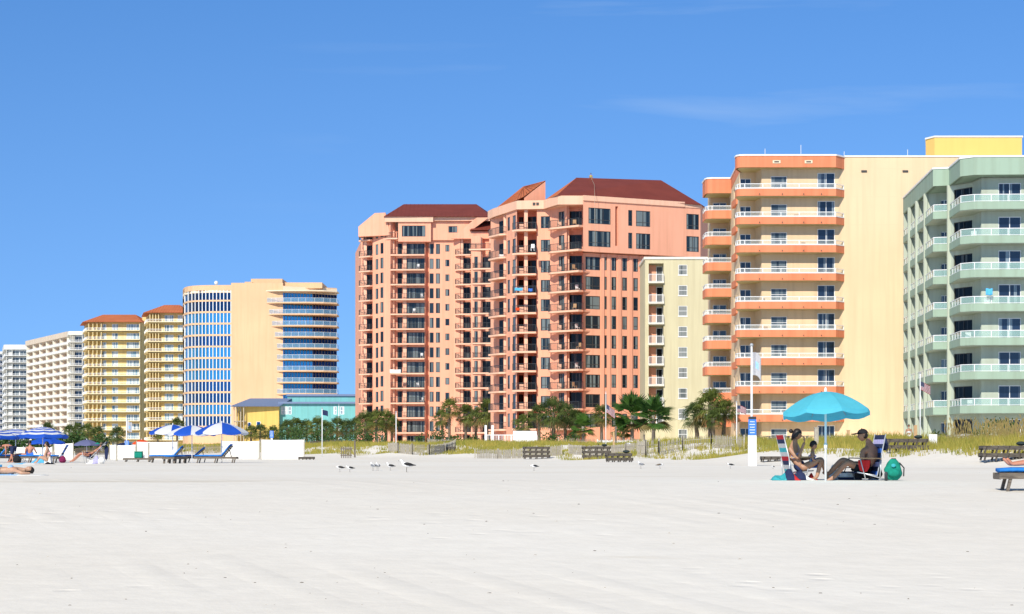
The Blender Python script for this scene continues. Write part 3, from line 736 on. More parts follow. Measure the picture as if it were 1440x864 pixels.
# ================================================================ peach tower with blue glass
def glass_tower():
    root = thing('apartment_building', 'peach tower with bands of blue glass and long wedge shaped balconies', 'building', (-68,545,.4))
    z0 = .4; D = 526.; s = D/F
    ztop = PZ(401,526)
    fl = [PZ(370+.324*r,526) for r in (118,167,217,267,317,366,416,465,515,565,615,665)]   # tops of the glass bands
    gh = 42*.324*s
    arc = [P(257,548),P(257.2,540),P(259.5,534),P(264,530.5),P(271,528.3),P(281,527),P(295,526.3),P(325,526.)]
    body = MB(); rear = (-62.,562.)
    # spandrels and parapet
    zs = [z0] + [v for z in fl[::-1] for v in (z-gh, z)] + [ztop]
    for i in range(0, len(zs), 2):
        a, b = zs[i], zs[i+1]
        if b-a < .05 or b < z0: continue
        a = max(a, z0); strip(body, arc, a, b, .6)
    W = Wall(P(325,526.), P(398,526.)); body_r = MB()
    W.face(body, z0, PZ(398,526))
    back = [P(257,548), (-84,566), (-50.6,566)]
    for i in range(2):
        (a,b),(c,d) = back[i], back[i+1]; body.add([(a,b,z0),(c,d,z0),(c,d,ztop),(a,b,ztop)], [(0,1,2,3)])
    body.build('wall', M['peach_wall'], root)
    q = offpath(arc, .38); mul = MB(); 
    for z in fl:
        if z < 1.5: continue
        g = MB(); strip(g, q, max(z-gh, z0)-.05, z+.05, .1); g.build('window_band', M['blue_glass' if fl.index(z) in (0,1,4,8,9,11) else 'deep_blue_glass'], root)
    # mullions run the full height outside the glass
    tot = []; 
    for i in range(len(arc)-1):
        a = Vector(arc[i]); b = Vector(arc[i+1]); tot.append((b-a).length)
    def on_arc(px):
        for i in range(len(arc)-1, 0, -1):
            W_ = Wall(arc[i-1], arc[i]); u = W_.u(px)
            if -.01 <= u <= W_.L+.01 and W_.L > 0: return Vector(W_.xy(u)), Vector((W_.d.x, W_.d.y)), Vector((W_.inn.x, W_.inn.y))
        return None
    for k in range(14):
        r_ = on_arc(259.0 + 5.05*k)
        if r_ is None: continue
        p_, d, nn = r_
        c = p_ + nn*.02; e = p_ + nn*.30
        mul.add([(c.x-d.x*.10,c.y-d.y*.10,1.2),(c.x+d.x*.10,c.y+d.y*.10,1.2),(e.x+d.x*.10,e.y+d.y*.10,1.2),(e.x-d.x*.10,e.y-d.y*.10,1.2),
                 (c.x-d.x*.10,c.y-d.y*.10,fl[0]),(c.x+d.x*.10,c.y+d.y*.10,fl[0]),(e.x+d.x*.10,e.y+d.y*.10,fl[0]),(e.x-d.x*.10,e.y-d.y*.10,fl[0])],
                [(0,1,5,4),(1,2,6,5),(3,0,4,7),(4,5,6,7)])
    mul.build('mullion', M['white_paint'], root)
    # roof with its stepped upstands
    rf = MB(); rf.prism([P(257,548),P(257.2,540),P(259.5,534),P(271,528.3),P(295,526.3),P(398,526.),P(440,530),P(474,535),(-50.6,566),(-84,566)], ztop-2.0, ztop-.3); 
    rf.build('roof', M['peach_light'], root)
    for (pa, pb, ra, y) in ((344,355,396.5,527),(353,397,392.3,527.4),(397,453,397.5,529)):
        b = MB(); b.box(PX(pa,y),y,ztop-.6,PX(pb,y),y+14,PZ(ra,y)); b.build('penthouse', M['peach_wall'], root)
    # glass front of the sea view flats
    G1 = Wall(P(396,527.),P(440,530.)); G2 = Wall(P(440,530.),P(473.5,535.))
    dks = [PZ(370+.324*r,526) for r in (120,172,222,272,320,370,418,468,518,567)]
    for G, mt, n_ in ((G1,'deep_blue_glass',10),(G2,'dark_navy_glass',8)):  # right-hand stretch gets a darker navy than the left
        for j, z in enumerate(dks + [dks[-1]-3.0, dks[-1]-6.0, dks[-1]-9.0]):
            if j == 0: continue
            a, b = (z+.1, z+2.95); g = MB(); q = [G.xy(0,.1),G.xy(G.L,.1),G.xy(G.L,.3),G.xy(0,.3)]; g.prism(q, max(a,z0), b); go = g.build('window_band', M[mt], root)
            m_ = MB()
            for k in range(n_+1):
                p_ = G.p(G.L*k/n_, .03); m_.box(p_.x-.05,p_.y-.05,max(a,z0),p_.x+.05,p_.y+.06,b)
            m_.build('mullion', M['grey_metal'], go)
    pz = MB(); pa = PZ(370+.324*120,526)
    strip(pz, [G1.xy(0,-.0),G1.xy(G1.L),G2.xy(0.01),G2.xy(G2.L)], pa, ztop-.1, .5); pz.build('parapet', M['peach_wall'], root)
    pe = Wall(P(473.5,535.),(-50.6,566.)); e = MB(); pe.face(e, z0, ztop-.2); e.build('wall', M['grey_metal'], root)
    lefts = [374,374,377,381,385,388,388,388,388,388]
    for j, z in enumerate(dks):
        lp = lefts[j]
        pts = [P(lp,526.0),P(lp+14,524.8),P(430,524.4),P(455,525.2),P(474,527.5),P(477,534.)]
        mb = MB(); th = .28 if j else .25
        mb.prism(pts+[G2.xy(G2.L,.05),G1.xy(G1.L,.05),P(396,526.95)], z-th, z+.05)
        b = mb.build('balcony', M['peach_wall'] if j else M['peach_light'], root)
        if j: railing(offpath(pts,.12), z+.05, 1.15, b, 'glass', 1.9, ('white_paint','rail_glass_blue'), .05)
    an = MB(); x = PX(304,530); an.ball((x,530,ztop+.9), .55, 10, 6); an.tube([(x,530,ztop-.4),(x,530,ztop+.5)], .12, 6); an.build('satellite_dome', M['white_paint'], root, smooth=True)
glass_tower()

# ================================================================ two low houses in front of it
def low_houses():
    y = 470.; s = y/F
    root = thing('house', 'yellow two storey house with a grey blue hip roof and open wooden stairs', 'house', (PX(360,y),y+8,.4))
    b = MB(); W = Wall(P(346,y),P(392,y)); z1 = PZ(572,y)
    ow = [wop(W, 348.3, 353, PZ(594,y), PZ(603,y), .15), wop(W, 360.5, 366.5, PZ(593,y), PZ(602,y), .15)]
    W.face(b, .4, z1, ow); W2 = Wall(P(332,y+7),P(346,y)); ow2 = [(a, a+1.5, zz, zz+2.2, 1.2) for a in (.5,2.6,4.7) for zz in (1.0,4.4,7.4)]
    W2.face(b, .4, z1, [o for o in ow2 if o[1] < W2.L-.1]); b.add([(*P(392,y),.4),(PX(392,y),y+14,.4),(PX(392,y),y+14,z1),(*P(392,y),z1)],[(0,1,2,3)])
    b.build('wall', M['house_yellow'], root)
    for o in ow: window(W, o, root, 1, (), 'white_paint', 'blue_glass', .1)
    dk = MB()
    for zz in (3.7,7.0):
        q = [P(328,y+3),P(345.5,y-1.5),P(346,y),P(332,y+6.9)]; dk.prism(q, zz, zz+.2)
    for px in (328.5,334,340,345): dk.box(PX(px,y+1.5)-.1,y+2.2-(px-328)*.22,.4,PX(px,y+1.5)+.1,y+2.4-(px-328)*.22,z1)
    dk.build('porch', M['tan_wood'], root)
    e = [(PX(326,y)-.2,y-2.2),(PX(393,y),y-1.2),(PX(393,y),y+14),(PX(326,y),y+14)]
    hip('roof', e, [(PX(352,y+6),y+6),(PX(393,y+6)+3,y+6)], [z1]*4, PZ(560.5,y+6), M['roof_blue'], root)
    root = thing('house', 'long turquoise beach house with a flat grey roof edge, beside the yellow house', 'house', (PX(450,y+2),y+10,.4))
    b = MB(); yl = y+2; W = Wall(P(392.5,yl),P(512,yl)); z1 = PZ(568,yl)
    ow = [wop(W, a, c, PZ(572,yl), PZ(583,yl), .12) for a, c in ((395,399.5),(400,404.5),(405.5,410),(469,473.5),(478.5,484))]
    W.face(b, .4, z1, ow)
    W2 = Wall(P(404,yl+4),P(512,yl+4)); W2.face(b, z1, PZ(557.5,yl+4))
    b.add([(*P(392.5,yl),.4),(PX(392.5,yl),yl+16,.4),(PX(392.5,yl),yl+16,z1),(*P(392.5,yl),z1)],[(0,3,2,1)])
    b.build('wall', M['house_teal'], root)
    for o in ow: window(W, o, root, 2, (.5,), 'white_paint', 'pale_glass', .12)
    r = MB(); r.box(PX(391.5,yl),yl-.8,z1,PX(513,yl),yl+4.2,z1+.45); r.box(PX(391.5,yl),yl+4.2,z1,PX(404,yl),yl+16,z1+.45); r.box(PX(403,yl+4),yl+3.6,PZ(557.5,yl+4),PX(513,yl+4),yl+16,PZ(557.5,yl+4)+.5); r.build('roof', M['roof_blue'], root)
    tr = MB(); x = PX(476.5,yl); tr.box(x-.1,yl-.08,.5,x+.1,yl-.002,z1); tr.build('downpipe', M['white_paint'], root)
low_houses()

# ================================================================ balcony slabs farther down the beach
def slab_tower(label, px0, px1, d, dL, px_l, rows, pitch, wall, trim, doors, rooftype, back=14, side_px=None, railmat='white_paint', glass='pale_glass', fins=2, roofover=0):
    """tower whose camera face runs px0..px1 at distance d and whose sea face runs back to px_l at distance dL"""
    root = thing('apartment_building', label, 'building', (PX((px0+px1)/2,d),d+8,.4))
    z0 = .4; W = Wall(P(px0,d),P(px1,d)); zt = PZ(rows,d)
    n = int((zt-z0)/pitch)
    lv = [zt - pitch*(k+1) for k in range(n)]
    body = MB(); ops = []
    for z in lv:
        for (pa,pb) in doors: ops.append(wop(W, pa, pb, z+.1, z+2.35, .15))
    W.face(body, z0, zt, ops)
    S = Wall(P(px_l,dL),P(px0,d)); so = []
    for z in lv:
        m = max(2, int(S.L/6))
        for k in range(m): so.append((S.L*(k+.2)/m, S.L*(k+.75)/m, z+.1, z+2.4, 1.3))
    S.face(body, z0, zt, so)
    (a,b),(c,e) = P(px_l,dL), (PX(px1,d)+2,dL); body.add([(a,b,z0),(c,e,z0),(c,e,zt),(a,b,zt)],[(0,1,2,3)]); x,y = P(px1,d); body.add([(x,y,z0),(c,e,z0),(c,e,zt),(x,y,zt)],[(0,1,2,3)])
    body.build('wall', M[wall], root)
    for o in ops: window(W, o, root, 2, (), 'white_paint', glass, .08, 'balcony_door')
    out = [S.xy(S.L*.25,0), S.xy(S.L*.3,-1.0), S.xy(S.L-.2,-1.4), W.xy(-.6,-1.5), W.xy(W.L-.3,-1.5), W.xy(W.L-.3,.0)]
    for z in lv:
        mb = MB(); mb.prism(out+[W.xy(0,.02)], z-.22, z+.06); strip(mb, out, z-.25, z+.28, .12)
        bl = mb.build('balcony', M[trim], root); railing(offpath(out,.06), z+.28, .8, bl, .22, 2.2, (railmat,'rail_glass'), .09)
    fn = MB()
    for k in range(fins+1):
        u = W.L*.24*k/max(fins,1)
        q = [W.xy(u-.1,-1.38),W.xy(u+.1,-1.38),W.xy(u+.1,-.01),W.xy(u-.1,-.01)]; fn.prism(q, z0, zt-.3)
    u = W.L-.35; fn.prism([W.xy(u-.1,-1.38),W.xy(u+.1,-1.38),W.xy(u+.1,-.01),W.xy(u-.1,-.01)], z0, zt-.3)
    fn.build('fin_wall', M[trim], root)
    if rooftype == 'hip':
        e = [W.xy(-1.8,-2.2), W.xy(W.L+.6,-2.2), (PX(px1,d)+2,dL), (PX(px_l,dL)-1.5,dL)]
        xx = PX(px0,d)
        hip('roof', e, [(xx+3.2,d+6),(PX(px1,d)-3.0,d+6)], [zt]*4, zt+2.9, M['roof_orange'], root)
    else:
        r = MB(); r.prism(offpath(out,-.15)+[(PX(px1,d)+2,dL),P(px_l,dL)], zt, zt+roofover); r.build('roof', M[rooftype], root)
    return root, W, lv
r1, W1_, lv1 = slab_tower('yellow balcony tower with an orange red hipped roof, the lower and left one of two', 126, 199, 650, 668, 118.5, 453.5, 2.95, 'yellow_wall', 'yellow_trim', ((141,149.5),(157.5,166),(178,196)), 'hip', fins=3)
st = MB(); st.prism([(PX(200,654),654),(PX(208,654),654),(PX(208,668),668),(PX(200,668),668)], .4, PZ(443,654)); st.build('stair_tower', M['yellow_wall'], r1)
r2, W2_, lv2 = slab_tower('yellow balcony tower with an orange red hipped roof, partly behind the peach glass tower', 212, 262, 604, 622, 205.5, 440.5, 2.98, 'yellow_wall', 'yellow_trim', ((231.5,244),(250,258)), 'hip', fins=3)
r3, W3_, lv3 = slab_tower('narrow off white balcony tower directly left of the yellow towers', 101, 118, 770, 800, 97.5, 471.5, 3.0, 'offwhite_wall', 'ivory_trim', ((105,116),), 'ivory_trim', glass='navy_glass', fins=2, roofover=1.4)
r4, W4_, lv4 = slab_tower('white balcony tower at the left with glazed bays', 10, 44, 905, 960, 5.5, 492, 3.0, 'offwhite_wall', 'offwhite_wall', ((17,27),(28,38)), 'offwhite_wall', glass='blind_glass', fins=1, roofover=2.2)
r5, W5_, lv5 = slab_tower('white tower cut off by the left edge, farthest down the beach', -16, 5.5, 1020, 1060, -22, 498, 3.0, 'offwhite_wall', 'offwhite_wall', ((-12,-6),(-4,4)), 'offwhite_wall', glass='navy_glass', fins=1, roofover=1.2)
def beige_slab():
    root = thing('apartment_building', 'beige pink balcony slab with a grid of shaded loggias', 'building', (PX(70,830),835,.4))
    z0 = .4; W = Wall(P(40,868.),P(97,800.)); zt = 46.0; body = MB(); ops = []
    nb = 6
    lv = [zt-2.97*(k+1) for k in range(14)]
    for z in lv:
        for k in range(nb):
            a = W.L*(k+.12)/nb; b = W.L*(k+.88)/nb; ops.append((a,b,z+.35,z+2.6,1.6))
    W.face(body, z0, zt, ops); body.add([(*P(97,800),z0),(PX(97,800)+18,815,z0),(PX(97,800)+18,815,zt),(*P(97,800),zt),(*P(40,868),z0),(-190,885,z0),(-190,885,zt),(*P(40,868),zt)],[(0,1,2,3),(4,7,6,5)])
    body.build('wall', M['beige_wall'], root)
    for i, o in enumerate(ops):
        if i < 98: window(W, (o[0]+.1+(o[1]-o[0])*.45,o[1]-.05,o[2],o[3]-.1,1.6), root, 1, (), 'white_paint', 'pale_glass', .1, 'balcony_door')
    for z in lv:
        mb = MB(); mb.prism([W.xy(-.3,-.9),W.xy(W.L,-.9),W.xy(W.L,0),W.xy(-.3,0)], z-.1, z+.12); bl = mb.build('balcony', M['ivory_trim'], root)
        railing([W.xy(-.2,-.8),W.xy(W.L-.1,-.8)], z+.12, .95, bl, .28, W.L/nb, ('white_paint','rail_glass'), .11)
    fn = MB()
    for k in range(nb+1):
        u = W.L*k/nb; fn.prism([W.xy(u-.12,-.85),W.xy(u+.12,-.85),W.xy(u+.12,0),W.xy(u-.12,0)], z0, zt)
    fn.build('fin_wall', M['ivory_trim'], root)
    r = MB(); r.prism([W.xy(-1.2,-1.1),W.xy(W.L+.6,-1.1),(PX(97,800)+19,816),(-190,886)], zt, zt+2.1); r.build('roof', M['beige_wall'], root)
beige_slab()
# ---------------------------------------------------------------- ground
def grid_ground():
    xs = []; ys = []
    def axis(segs):
        out = []
        for (a, b, st) in segs:
            v = a
            while v < b-1e-6: out.append(v); v += st
        out.append(segs[-1][1]); return out
    ys = axis([(-60,0,6),(0,60,1.2),(60,130,1.6),(130,330,3),(330,700,8),(700,1400,25),(1400,4000,200)])
    # rows follow the shore direction so that the dune edge stays crisp
    ss = axis([(-600,-60,60),(-60,-8,6),(-8,44,2),(44,84,1.1),(84,110,4),(110,300,30),(300,3000,300)])
    vs = []
    for y in ys:
        for s in ss:
            x = (s - y*NY)/NX
            vs.append((x, y, tz(x, y)))
    n = len(ss); fs = []
    for j in range(len(ys)-1):
        for i in range(n-1): fs.append((j*n+i, j*n+i+1, (j+1)*n+i+1, (j+1)*n+i))
    mb = MB(); mb.v = vs; mb.f = fs; mb.m = [0]*len(fs)
    o = mb.build('beach_sand', M['sand'], smooth=True); tag(o, kind='structure')
def sand_mat():
    m, nt, b = nm('sand'); L = nt.links.new
    b.inputs['Roughness'].default_value = .95; b.inputs['Specular IOR Level'].default_value = .15
    big = ramp(nt, noise(nt, .07, 4, .6), .35, .7)
    fine = ramp(nt, noise(nt, 2.2, 5, .7), .35, .7)
    c = mixrgb(nt, big, c4((.66,.625,.575)), c4((.70,.685,.665)))
    c = mixrgb(nt, fine, c4((.93,.93,.93)), (1,1,1,1)); 
    c2 = mixrgb(nt, 1.0, mixrgb(nt, big, c4((.85,.795,.70)), c4((.90,.86,.78))), c, 'MULTIPLY')
    # damp ochre patches
    sp = ramp(nt, noise(nt, .16, 5, .65, stretch=(.35,1,1)), .60, .74)
    c3 = mixrgb(nt, sp, c2, c4((.58,.50,.37)))
    # sparse dark specks of weed and shell
    vo = nt.nodes.new('ShaderNodeTexVoronoi'); vo.inputs['Scale'].default_value = 1.3; vo.inputs['Randomness'].default_value = 1
    tc = nt.nodes.new('ShaderNodeTexCoord'); L(tc.outputs['Object'], vo.inputs['Vector'])
    lt = nt.nodes.new('ShaderNodeMath'); lt.operation = 'LESS_THAN'; lt.inputs[1].default_value = .022; L(vo.outputs['Distance'], lt.inputs[0]); lt.inputs[1].default_value = .010
    hf = nt.nodes.new('ShaderNodeMath'); hf.operation = 'MULTIPLY'; hf.inputs[1].default_value = .6; L(lt.outputs[0], hf.inputs[0])
    c4_ = mixrgb(nt, hf.outputs[0], c3, c4((.30,.26,.20)))
    L(c4_, b.inputs['Base Color'])
    # relief: wind ripples, footprints, and combed tyre tracks that curve along the beach
    mp = nt.nodes.new('ShaderNodeMapping'); mp.inputs['Rotation'].default_value = (0,0,R(28)); L(tc.outputs['Object'], mp.inputs['Vector'])
    wv = nt.nodes.new('ShaderNodeTexWave'); wv.wave_type = 'BANDS'; wv.bands_direction = 'X'
    mp2 = nt.nodes.new('ShaderNodeMapping'); mp2.inputs['Rotation'].default_value = (0,0,R(-20)); L(tc.outputs['Object'], mp2.inputs['Vector'])
    wv.inputs['Scale'].default_value = .30; wv.inputs['Distortion'].default_value = 2.4; wv.inputs['Detail'].default_value = 2; wv.inputs['Detail Scale'].default_value = .102
    L(mp2.outputs['Vector'], wv.inputs['Vector'])
    comb = nt.nodes.new('ShaderNodeMath'); comb.operation = 'MULTIPLY'
    mk = ramp(nt, noise(nt, .09, 2, .5), .48, .60); L(ramp(nt, wv.outputs['Fac'], .55, 1.0), comb.inputs[0]); L(mk, comb.inputs[1])
    fp = nt.nodes.new('ShaderNodeTexVoronoi'); fp.inputs['Scale'].default_value = 1.9; fp.feature = 'SMOOTH_F1'; L(tc.outputs['Object'], fp.inputs['Vector'])
    foot = nt.nodes.new('ShaderNodeMath'); foot.operation = 'MULTIPLY'
    L(ramp(nt, fp.outputs['Distance'], .28, .05), foot.inputs[0]); L(ramp(nt, noise(nt, .13, 3, .6), .5, .62), foot.inputs[1])
    add1 = nt.nodes.new('ShaderNodeMath'); add1.operation = 'MULTIPLY_ADD'; L(comb.outputs[0], add1.inputs[0]); add1.inputs[1].default_value = .38; L(noise(nt, 1.1, 6, .65), add1.inputs[2])
    add2 = nt.nodes.new('ShaderNodeMath'); add2.operation = 'MULTIPLY_ADD'; L(foot.outputs[0], add2.inputs[0]); add2.inputs[1].default_value = -.8; L(add1.outputs[0], add2.inputs[2])
    bp = nt.nodes.new('ShaderNodeBump'); bp.inputs['Strength'].default_value = .42; bp.inputs['Distance'].default_value = .07
    L(add2.outputs[0], bp.inputs['Height']); L(bp.outputs['Normal'], b.inputs['Normal'])
sand_mat(); grid_ground()
m, nt, b = nm('sea_water'); b.inputs['Base Color'].default_value = (.02,.12,.14,1); b.inputs['Roughness'].default_value = .102
bp = nt.nodes.new('ShaderNodeBump'); bp.inputs['Strength'].default_value = .6; bp.inputs['Distance'].default_value = .4
nt.links.new(noise(nt, .35, 5, .6), bp.inputs['Height']); nt.links.new(bp.outputs['Normal'], b.inputs['Normal'])
mb = MB()
q = [((s - y*NY)/NX, y, -2.35) for (s, y) in ((-3000,-200),(-15,-200),(-15,4000),(-3000,4000))]
mb.add(q, [(0,1,2,3)]); tag(mb.build('sea_water', M['sea_water']), kind='structure')

# ---------------------------------------------------------------- light, sky, camera
SUN_EL, SUN_AZ = 35.0, 21.0           # azimuth: degrees to the left of straight behind the camera
el, az = R(SUN_EL), R(SUN_AZ)
sdir = Vector((-math.sin(az)*math.cos(el), -math.cos(az)*math.cos(el), math.sin(el)))
sl = bpy.data.lights.new('sun', 'SUN'); sl.energy = 4.85; sl.angle = R(.53); sl.color = (1,.935,.82)
so = bpy.data.objects.new('sun', sl); COL.objects.link(so)
so.rotation_euler = (-sdir).to_track_quat('-Z','Y').to_euler()
so.location = (-60,-80,90)
w = bpy.data.worlds.new('World'); SC.world = w; w.use_nodes = True
nt = w.node_tree; bg = nt.nodes['Background']; L = nt.links.new
sky = nt.nodes.new('ShaderNodeTexSky'); sky.sky_type = 'NISHITA'; sky.sun_disc = False
sky.sun_elevation = el; sky.sun_rotation = math.atan2(sdir.x, sdir.y)
sky.air_density = 1.0; sky.dust_density = .25; sky.ozone_density = 3.2; sky.altitude = 0
tc = nt.nodes.new('ShaderNodeTexCoord'); sp = nt.nodes.new('ShaderNodeSeparateXYZ'); L(tc.outputs['Generated'], sp.inputs[0])
# the whitish band right at the horizon is lifted out: each direction reads the sky some degrees higher
ma = nt.nodes.new('ShaderNodeMath'); ma.operation = 'MULTIPLY_ADD'; ma.inputs[1].default_value = .9; ma.inputs[2].default_value = .24
L(sp.outputs['Z'], ma.inputs[0]); cm = nt.nodes.new('ShaderNodeCombineXYZ'); L(sp.outputs['X'], cm.inputs[0]); L(sp.outputs['Y'], cm.inputs[1]); L(ma.outputs[0], cm.inputs[2])
nz = nt.nodes.new('ShaderNodeVectorMath'); nz.operation = 'NORMALIZE'; L(cm.outputs[0], nz.inputs[0]); L(nz.outputs[0], sky.inputs['Vector'])
low = nt.nodes.new('ShaderNodeMapRange'); low.inputs['From Min'].default_value = .24; low.inputs['From Max'].default_value = .45; L(sp.outputs['Z'], low.inputs['Value'])
tint = mixrgb(nt, 1.0, sky.outputs['Color'], mixrgb(nt, low.outputs['Result'], mixrgb(nt, ramp(nt, sp.outputs['Z'], 0., .22), (1.30,1.64,1.90,1), (.86,1.38,1.84,1)), (1.0,1.06,1.06,1)), 'MULTIPLY')
# thin cirrus
mp = nt.nodes.new('ShaderNodeMapping'); mp.inputs['Scale'].default_value = (3.2,1.2,30); mp.inputs['Rotation'].default_value = (0,R(6.5),0); mp.inputs['Location'].default_value = (.35,0,1.93)
L(tc.outputs['Generated'], mp.inputs['Vector'])
cn = nt.nodes.new('ShaderNodeTexNoise'); cn.inputs['Scale'].default_value = 1.5; cn.inputs['Detail'].default_value = 5; cn.inputs['Roughness'].default_value = .55; cn.inputs['Distortion'].default_value = .3
L(mp.outputs['Vector'], cn.inputs['Vector'])
cf = ramp(nt, cn.outputs['Fac'], .60, .95)
cmul = nt.nodes.new('ShaderNodeMath'); cmul.operation = 'MULTIPLY'; cmul.inputs[1].default_value = .36; cx = nt.nodes.new('ShaderNodeMath'); cx.operation = 'MULTIPLY'; L(cf, cx.inputs[0]); L(ramp(nt, sp.outputs['X'], -.16, .08), cx.inputs[1]); L(cx.outputs[0], cmul.inputs[0])
cl = mixrgb(nt, cmul.outputs[0], tint, (6.0,7.4,9.2,1))
L(cl, bg.inputs['Color']); bg.inputs['Strength'].default_value = .102
cam = bpy.data.cameras.new('camera'); co = bpy.data.objects.new('camera', cam); COL.objects.link(co)
cam.sensor_width = 36; cam.lens = F/1440*36; cam.shift_y = (H-432)/1440; cam.clip_start = .5; cam.clip_end = 8000
co.location = (0,0,0); co.rotation_euler = (R(90),0,0); SC.camera = co
SC.view_settings.view_transform = 'Standard'; SC.view_settings.look = 'None'; SC.view_settings.exposure = 0.0; SC.view_settings.gamma = 1
SC.cycles.max_bounces = 6; SC.cycles.transparent_max_bounces = 12
SC.cycles.use_denoising = True
import numpy as np
def leafmat(name, a, b_, tr=.25, scale=.8):
    m, nt, b = nm(name)
    b.inputs['Roughness'].default_value = .6; b.inputs['Specular IOR Level'].default_value = .3
    f = ramp(nt, noise(nt, scale, 3, .6), .35, .68); c = mixrgb(nt, f, c4(a), c4(b_)); nt.links.new(c, b.inputs['Base Color'])
    oi = nt.nodes.new('ShaderNodeObjectInfo'); c = mixrgb(nt, 1.0, c, mixrgb(nt, oi.outputs['Random'], (.78,.85,.8,1), (1.5,1.32,.95,1)) if 'frond' in name else (1,1,1,1), 'MULTIPLY'); nt.links.new(c, b.inputs['Base Color'])
    t = nt.nodes.new('ShaderNodeBsdfTranslucent'); nt.links.new(c, t.inputs['Color'])
    mx = nt.nodes.new('ShaderNodeMixShader'); mx.inputs[0].default_value = tr
    nt.links.new(b.outputs[0], mx.inputs[1]); nt.links.new(t.outputs[0], mx.inputs[2]); nt.links.new(mx.outputs[0], nt.nodes['Material Output'].inputs['Surface'])
leafmat('frond', (.035,.065,.018), (.15,.20,.055)); leafmat('frond_dry', (.13,.10,.04), (.26,.20,.09)); leafmat('fan_frond', (.03,.09,.02), (.09,.19,.035))
leafmat('dune_grass', (.47,.38,.08), (.22,.25,.04), .3, .45); leafmat('sea_oats', (.42,.30,.12), (.30,.26,.08), .3, 2.); leafmat('bush_leaf', (.03,.08,.02), (.09,.16,.04))
plain('palm_trunk', (.15,.12,.09), .9, .1, var=.35, scale=6, bump=.6); plain('trunk_pale', (.26,.23,.19), .9, .1, var=.3, scale=6, bump=.6)
def make_crown(rnd, nf, spread=190, leaf=1.0, stiff=.42, dry=.16, pet=.62, wd=.042):
    mb = MB()
    for i in range(nf):
        az = i*2.39996 + rnd.uniform(-.3,.3); f = i/nf
        el_ = R(82 - 130*f**.9 + rnd.uniform(-12,12))
        d = Vector((math.cos(az)*math.cos(el_), math.sin(az)*math.cos(el_), math.sin(el_)))
        L = pet*rnd.uniform(.8,1.25); o = Vector((0,0,.15-.5*f)); tip = o + d*L + Vector((0,0,-.10*L))
        mi = 1 if f > 1-dry else 0
        mb.bar(o, tip, .035, .03, mi)
        side = d.cross(Vector((0,0,1))); side = side.normalized() if side.length > .05 else Vector((1,0,0))
        nrm = side.cross(d).normalized(); m = 15
        roll = rnd.uniform(-.5,.5); side, nrm = side*math.cos(roll)+nrm*math.sin(roll), nrm*math.cos(roll)-side*math.sin(roll)
        for k in range(m):
            a = R(-spread/2 + spread*k/(m-1)); ll = leaf*(1-.28*abs(a)/R(spread/2))*rnd.uniform(.85,1.12)
            v = d*math.cos(a) + side*math.sin(a); w_ = (side*math.cos(a) - d*math.sin(a))*wd
            p1 = tip + v*ll*.55 + nrm*.05*ll; p2 = tip + v*ll - Vector((0,0,1))*ll*stiff*rnd.uniform(.6,1.5)
            mb.add([tip, p1-w_, p2, p1+w_], [(0,1,2,3)], mi)
    return mb
_r = random.Random(11)
CROWNS = [make_crown(_r, 30) for _ in range(3)]; FANS = [make_crown(_r, 26, 150, 1.35, .05, .12, .75, .075) for _ in range(2)]
CM = []
for i, c in enumerate(CROWNS): o = c.build('crown', [M['frond'],M['frond_dry']]); CM.append(o.data); bpy.data.objects.remove(o)
FM = []
for i, c in enumerate(FANS): o = c.build('crown', [M['fan_frond'],M['frond_dry']]); FM.append(o.data); bpy.data.objects.remove(o)
def palm(px, top, d, label, group, fan=False, k=1.0, lean=0.):
    k *= 1.22
    x = PX(px,d); zb = tz(x,d)-.1; r = 1.15*k; h = max(1.2, PZ(top,d)-zb-r*.95)
    root = thing('palm_tree', label, 'palm tree', (x,d,zb), 0, group)
    n = 7; pts = [(lean*h*(i/n)**2, 0, h*i/n) for i in range(n+1)]
    t = MB(); t.tube(pts, [(.30-.10*min(1,i/3)) * (.85+.3*k/2) + (.02 if i % 2 else 0) for i in range(n+1)], 8)
    t.build('trunk', M['palm_trunk'] if not fan else M['trunk_pale'], root, smooth=True, local=True)
    c = bpy.data.objects.new('crown', _r.choice(FM if fan else CM)); COL.objects.link(c); c.parent = root
    c.location = (lean*h, 0, h); c.rotation_euler = (_r.uniform(-.1,.1),_r.uniform(-.1,.1),_r.uniform(0,6.28)); s = k*_r.uniform(.9,1.1); c.scale = (s,s,s*.95)
    return root
g1 = 'sabal palms in a row before the turquoise house'
for i, (px, top, d, k) in enumerate(((353,598,392,1.),(366,597,400,1.05),(384,600,398,.95),(404,591,382,1.2),(417,589,376,1.1),(431,590,384,1.2),(446,588,374,1.25),(459,592,372,1.1),(474,588,368,1.25),(487,591,380,1.1),(500,587,362,1.15))):
    palm(px, top, d, 'dark green sabal palm in the row before the yellow and turquoise houses', g1, k=k)
g2 = 'sabal palms left of the far salmon tower'
for i, (px, top, d, k) in enumerate(((514,580,352,1.3),(529,576,346,1.35),(543,578,350,1.25),(551,585,356,1.0))):
    palm(px, top, d, 'bushy sabal palm at the left foot of the farther salmon tower', g2, k=k)
palm(632,561,330,'tall sabal palm with a thin crown, leftmost before the farther salmon tower','palms before the gap of the salmon towers',k=1.15)
palm(623,577,336,'shorter sabal palm leaning left beside the tall thin crowned palm','palms before the gap of the salmon towers',k=1.0,lean=-.05)
palm(655,569,332,'sabal palm with a pale trunk, between the tall palm and the fullest one','palms before the gap of the salmon towers',k=1.2)
palm(669,577,338,'low dark sabal palm squeezed between two taller palms before the salmon towers','palms before the gap of the salmon towers',k=1.0)
palm(685,563,326,'full crowned sabal palm just left of the white deck railing','palms before the gap of the salmon towers',k=1.45)
palm(697,577,332,'small sabal palm behind the white deck railing','palms before the gap of the salmon towers',k=.95)
g3 = 'palms before the near salmon tower'
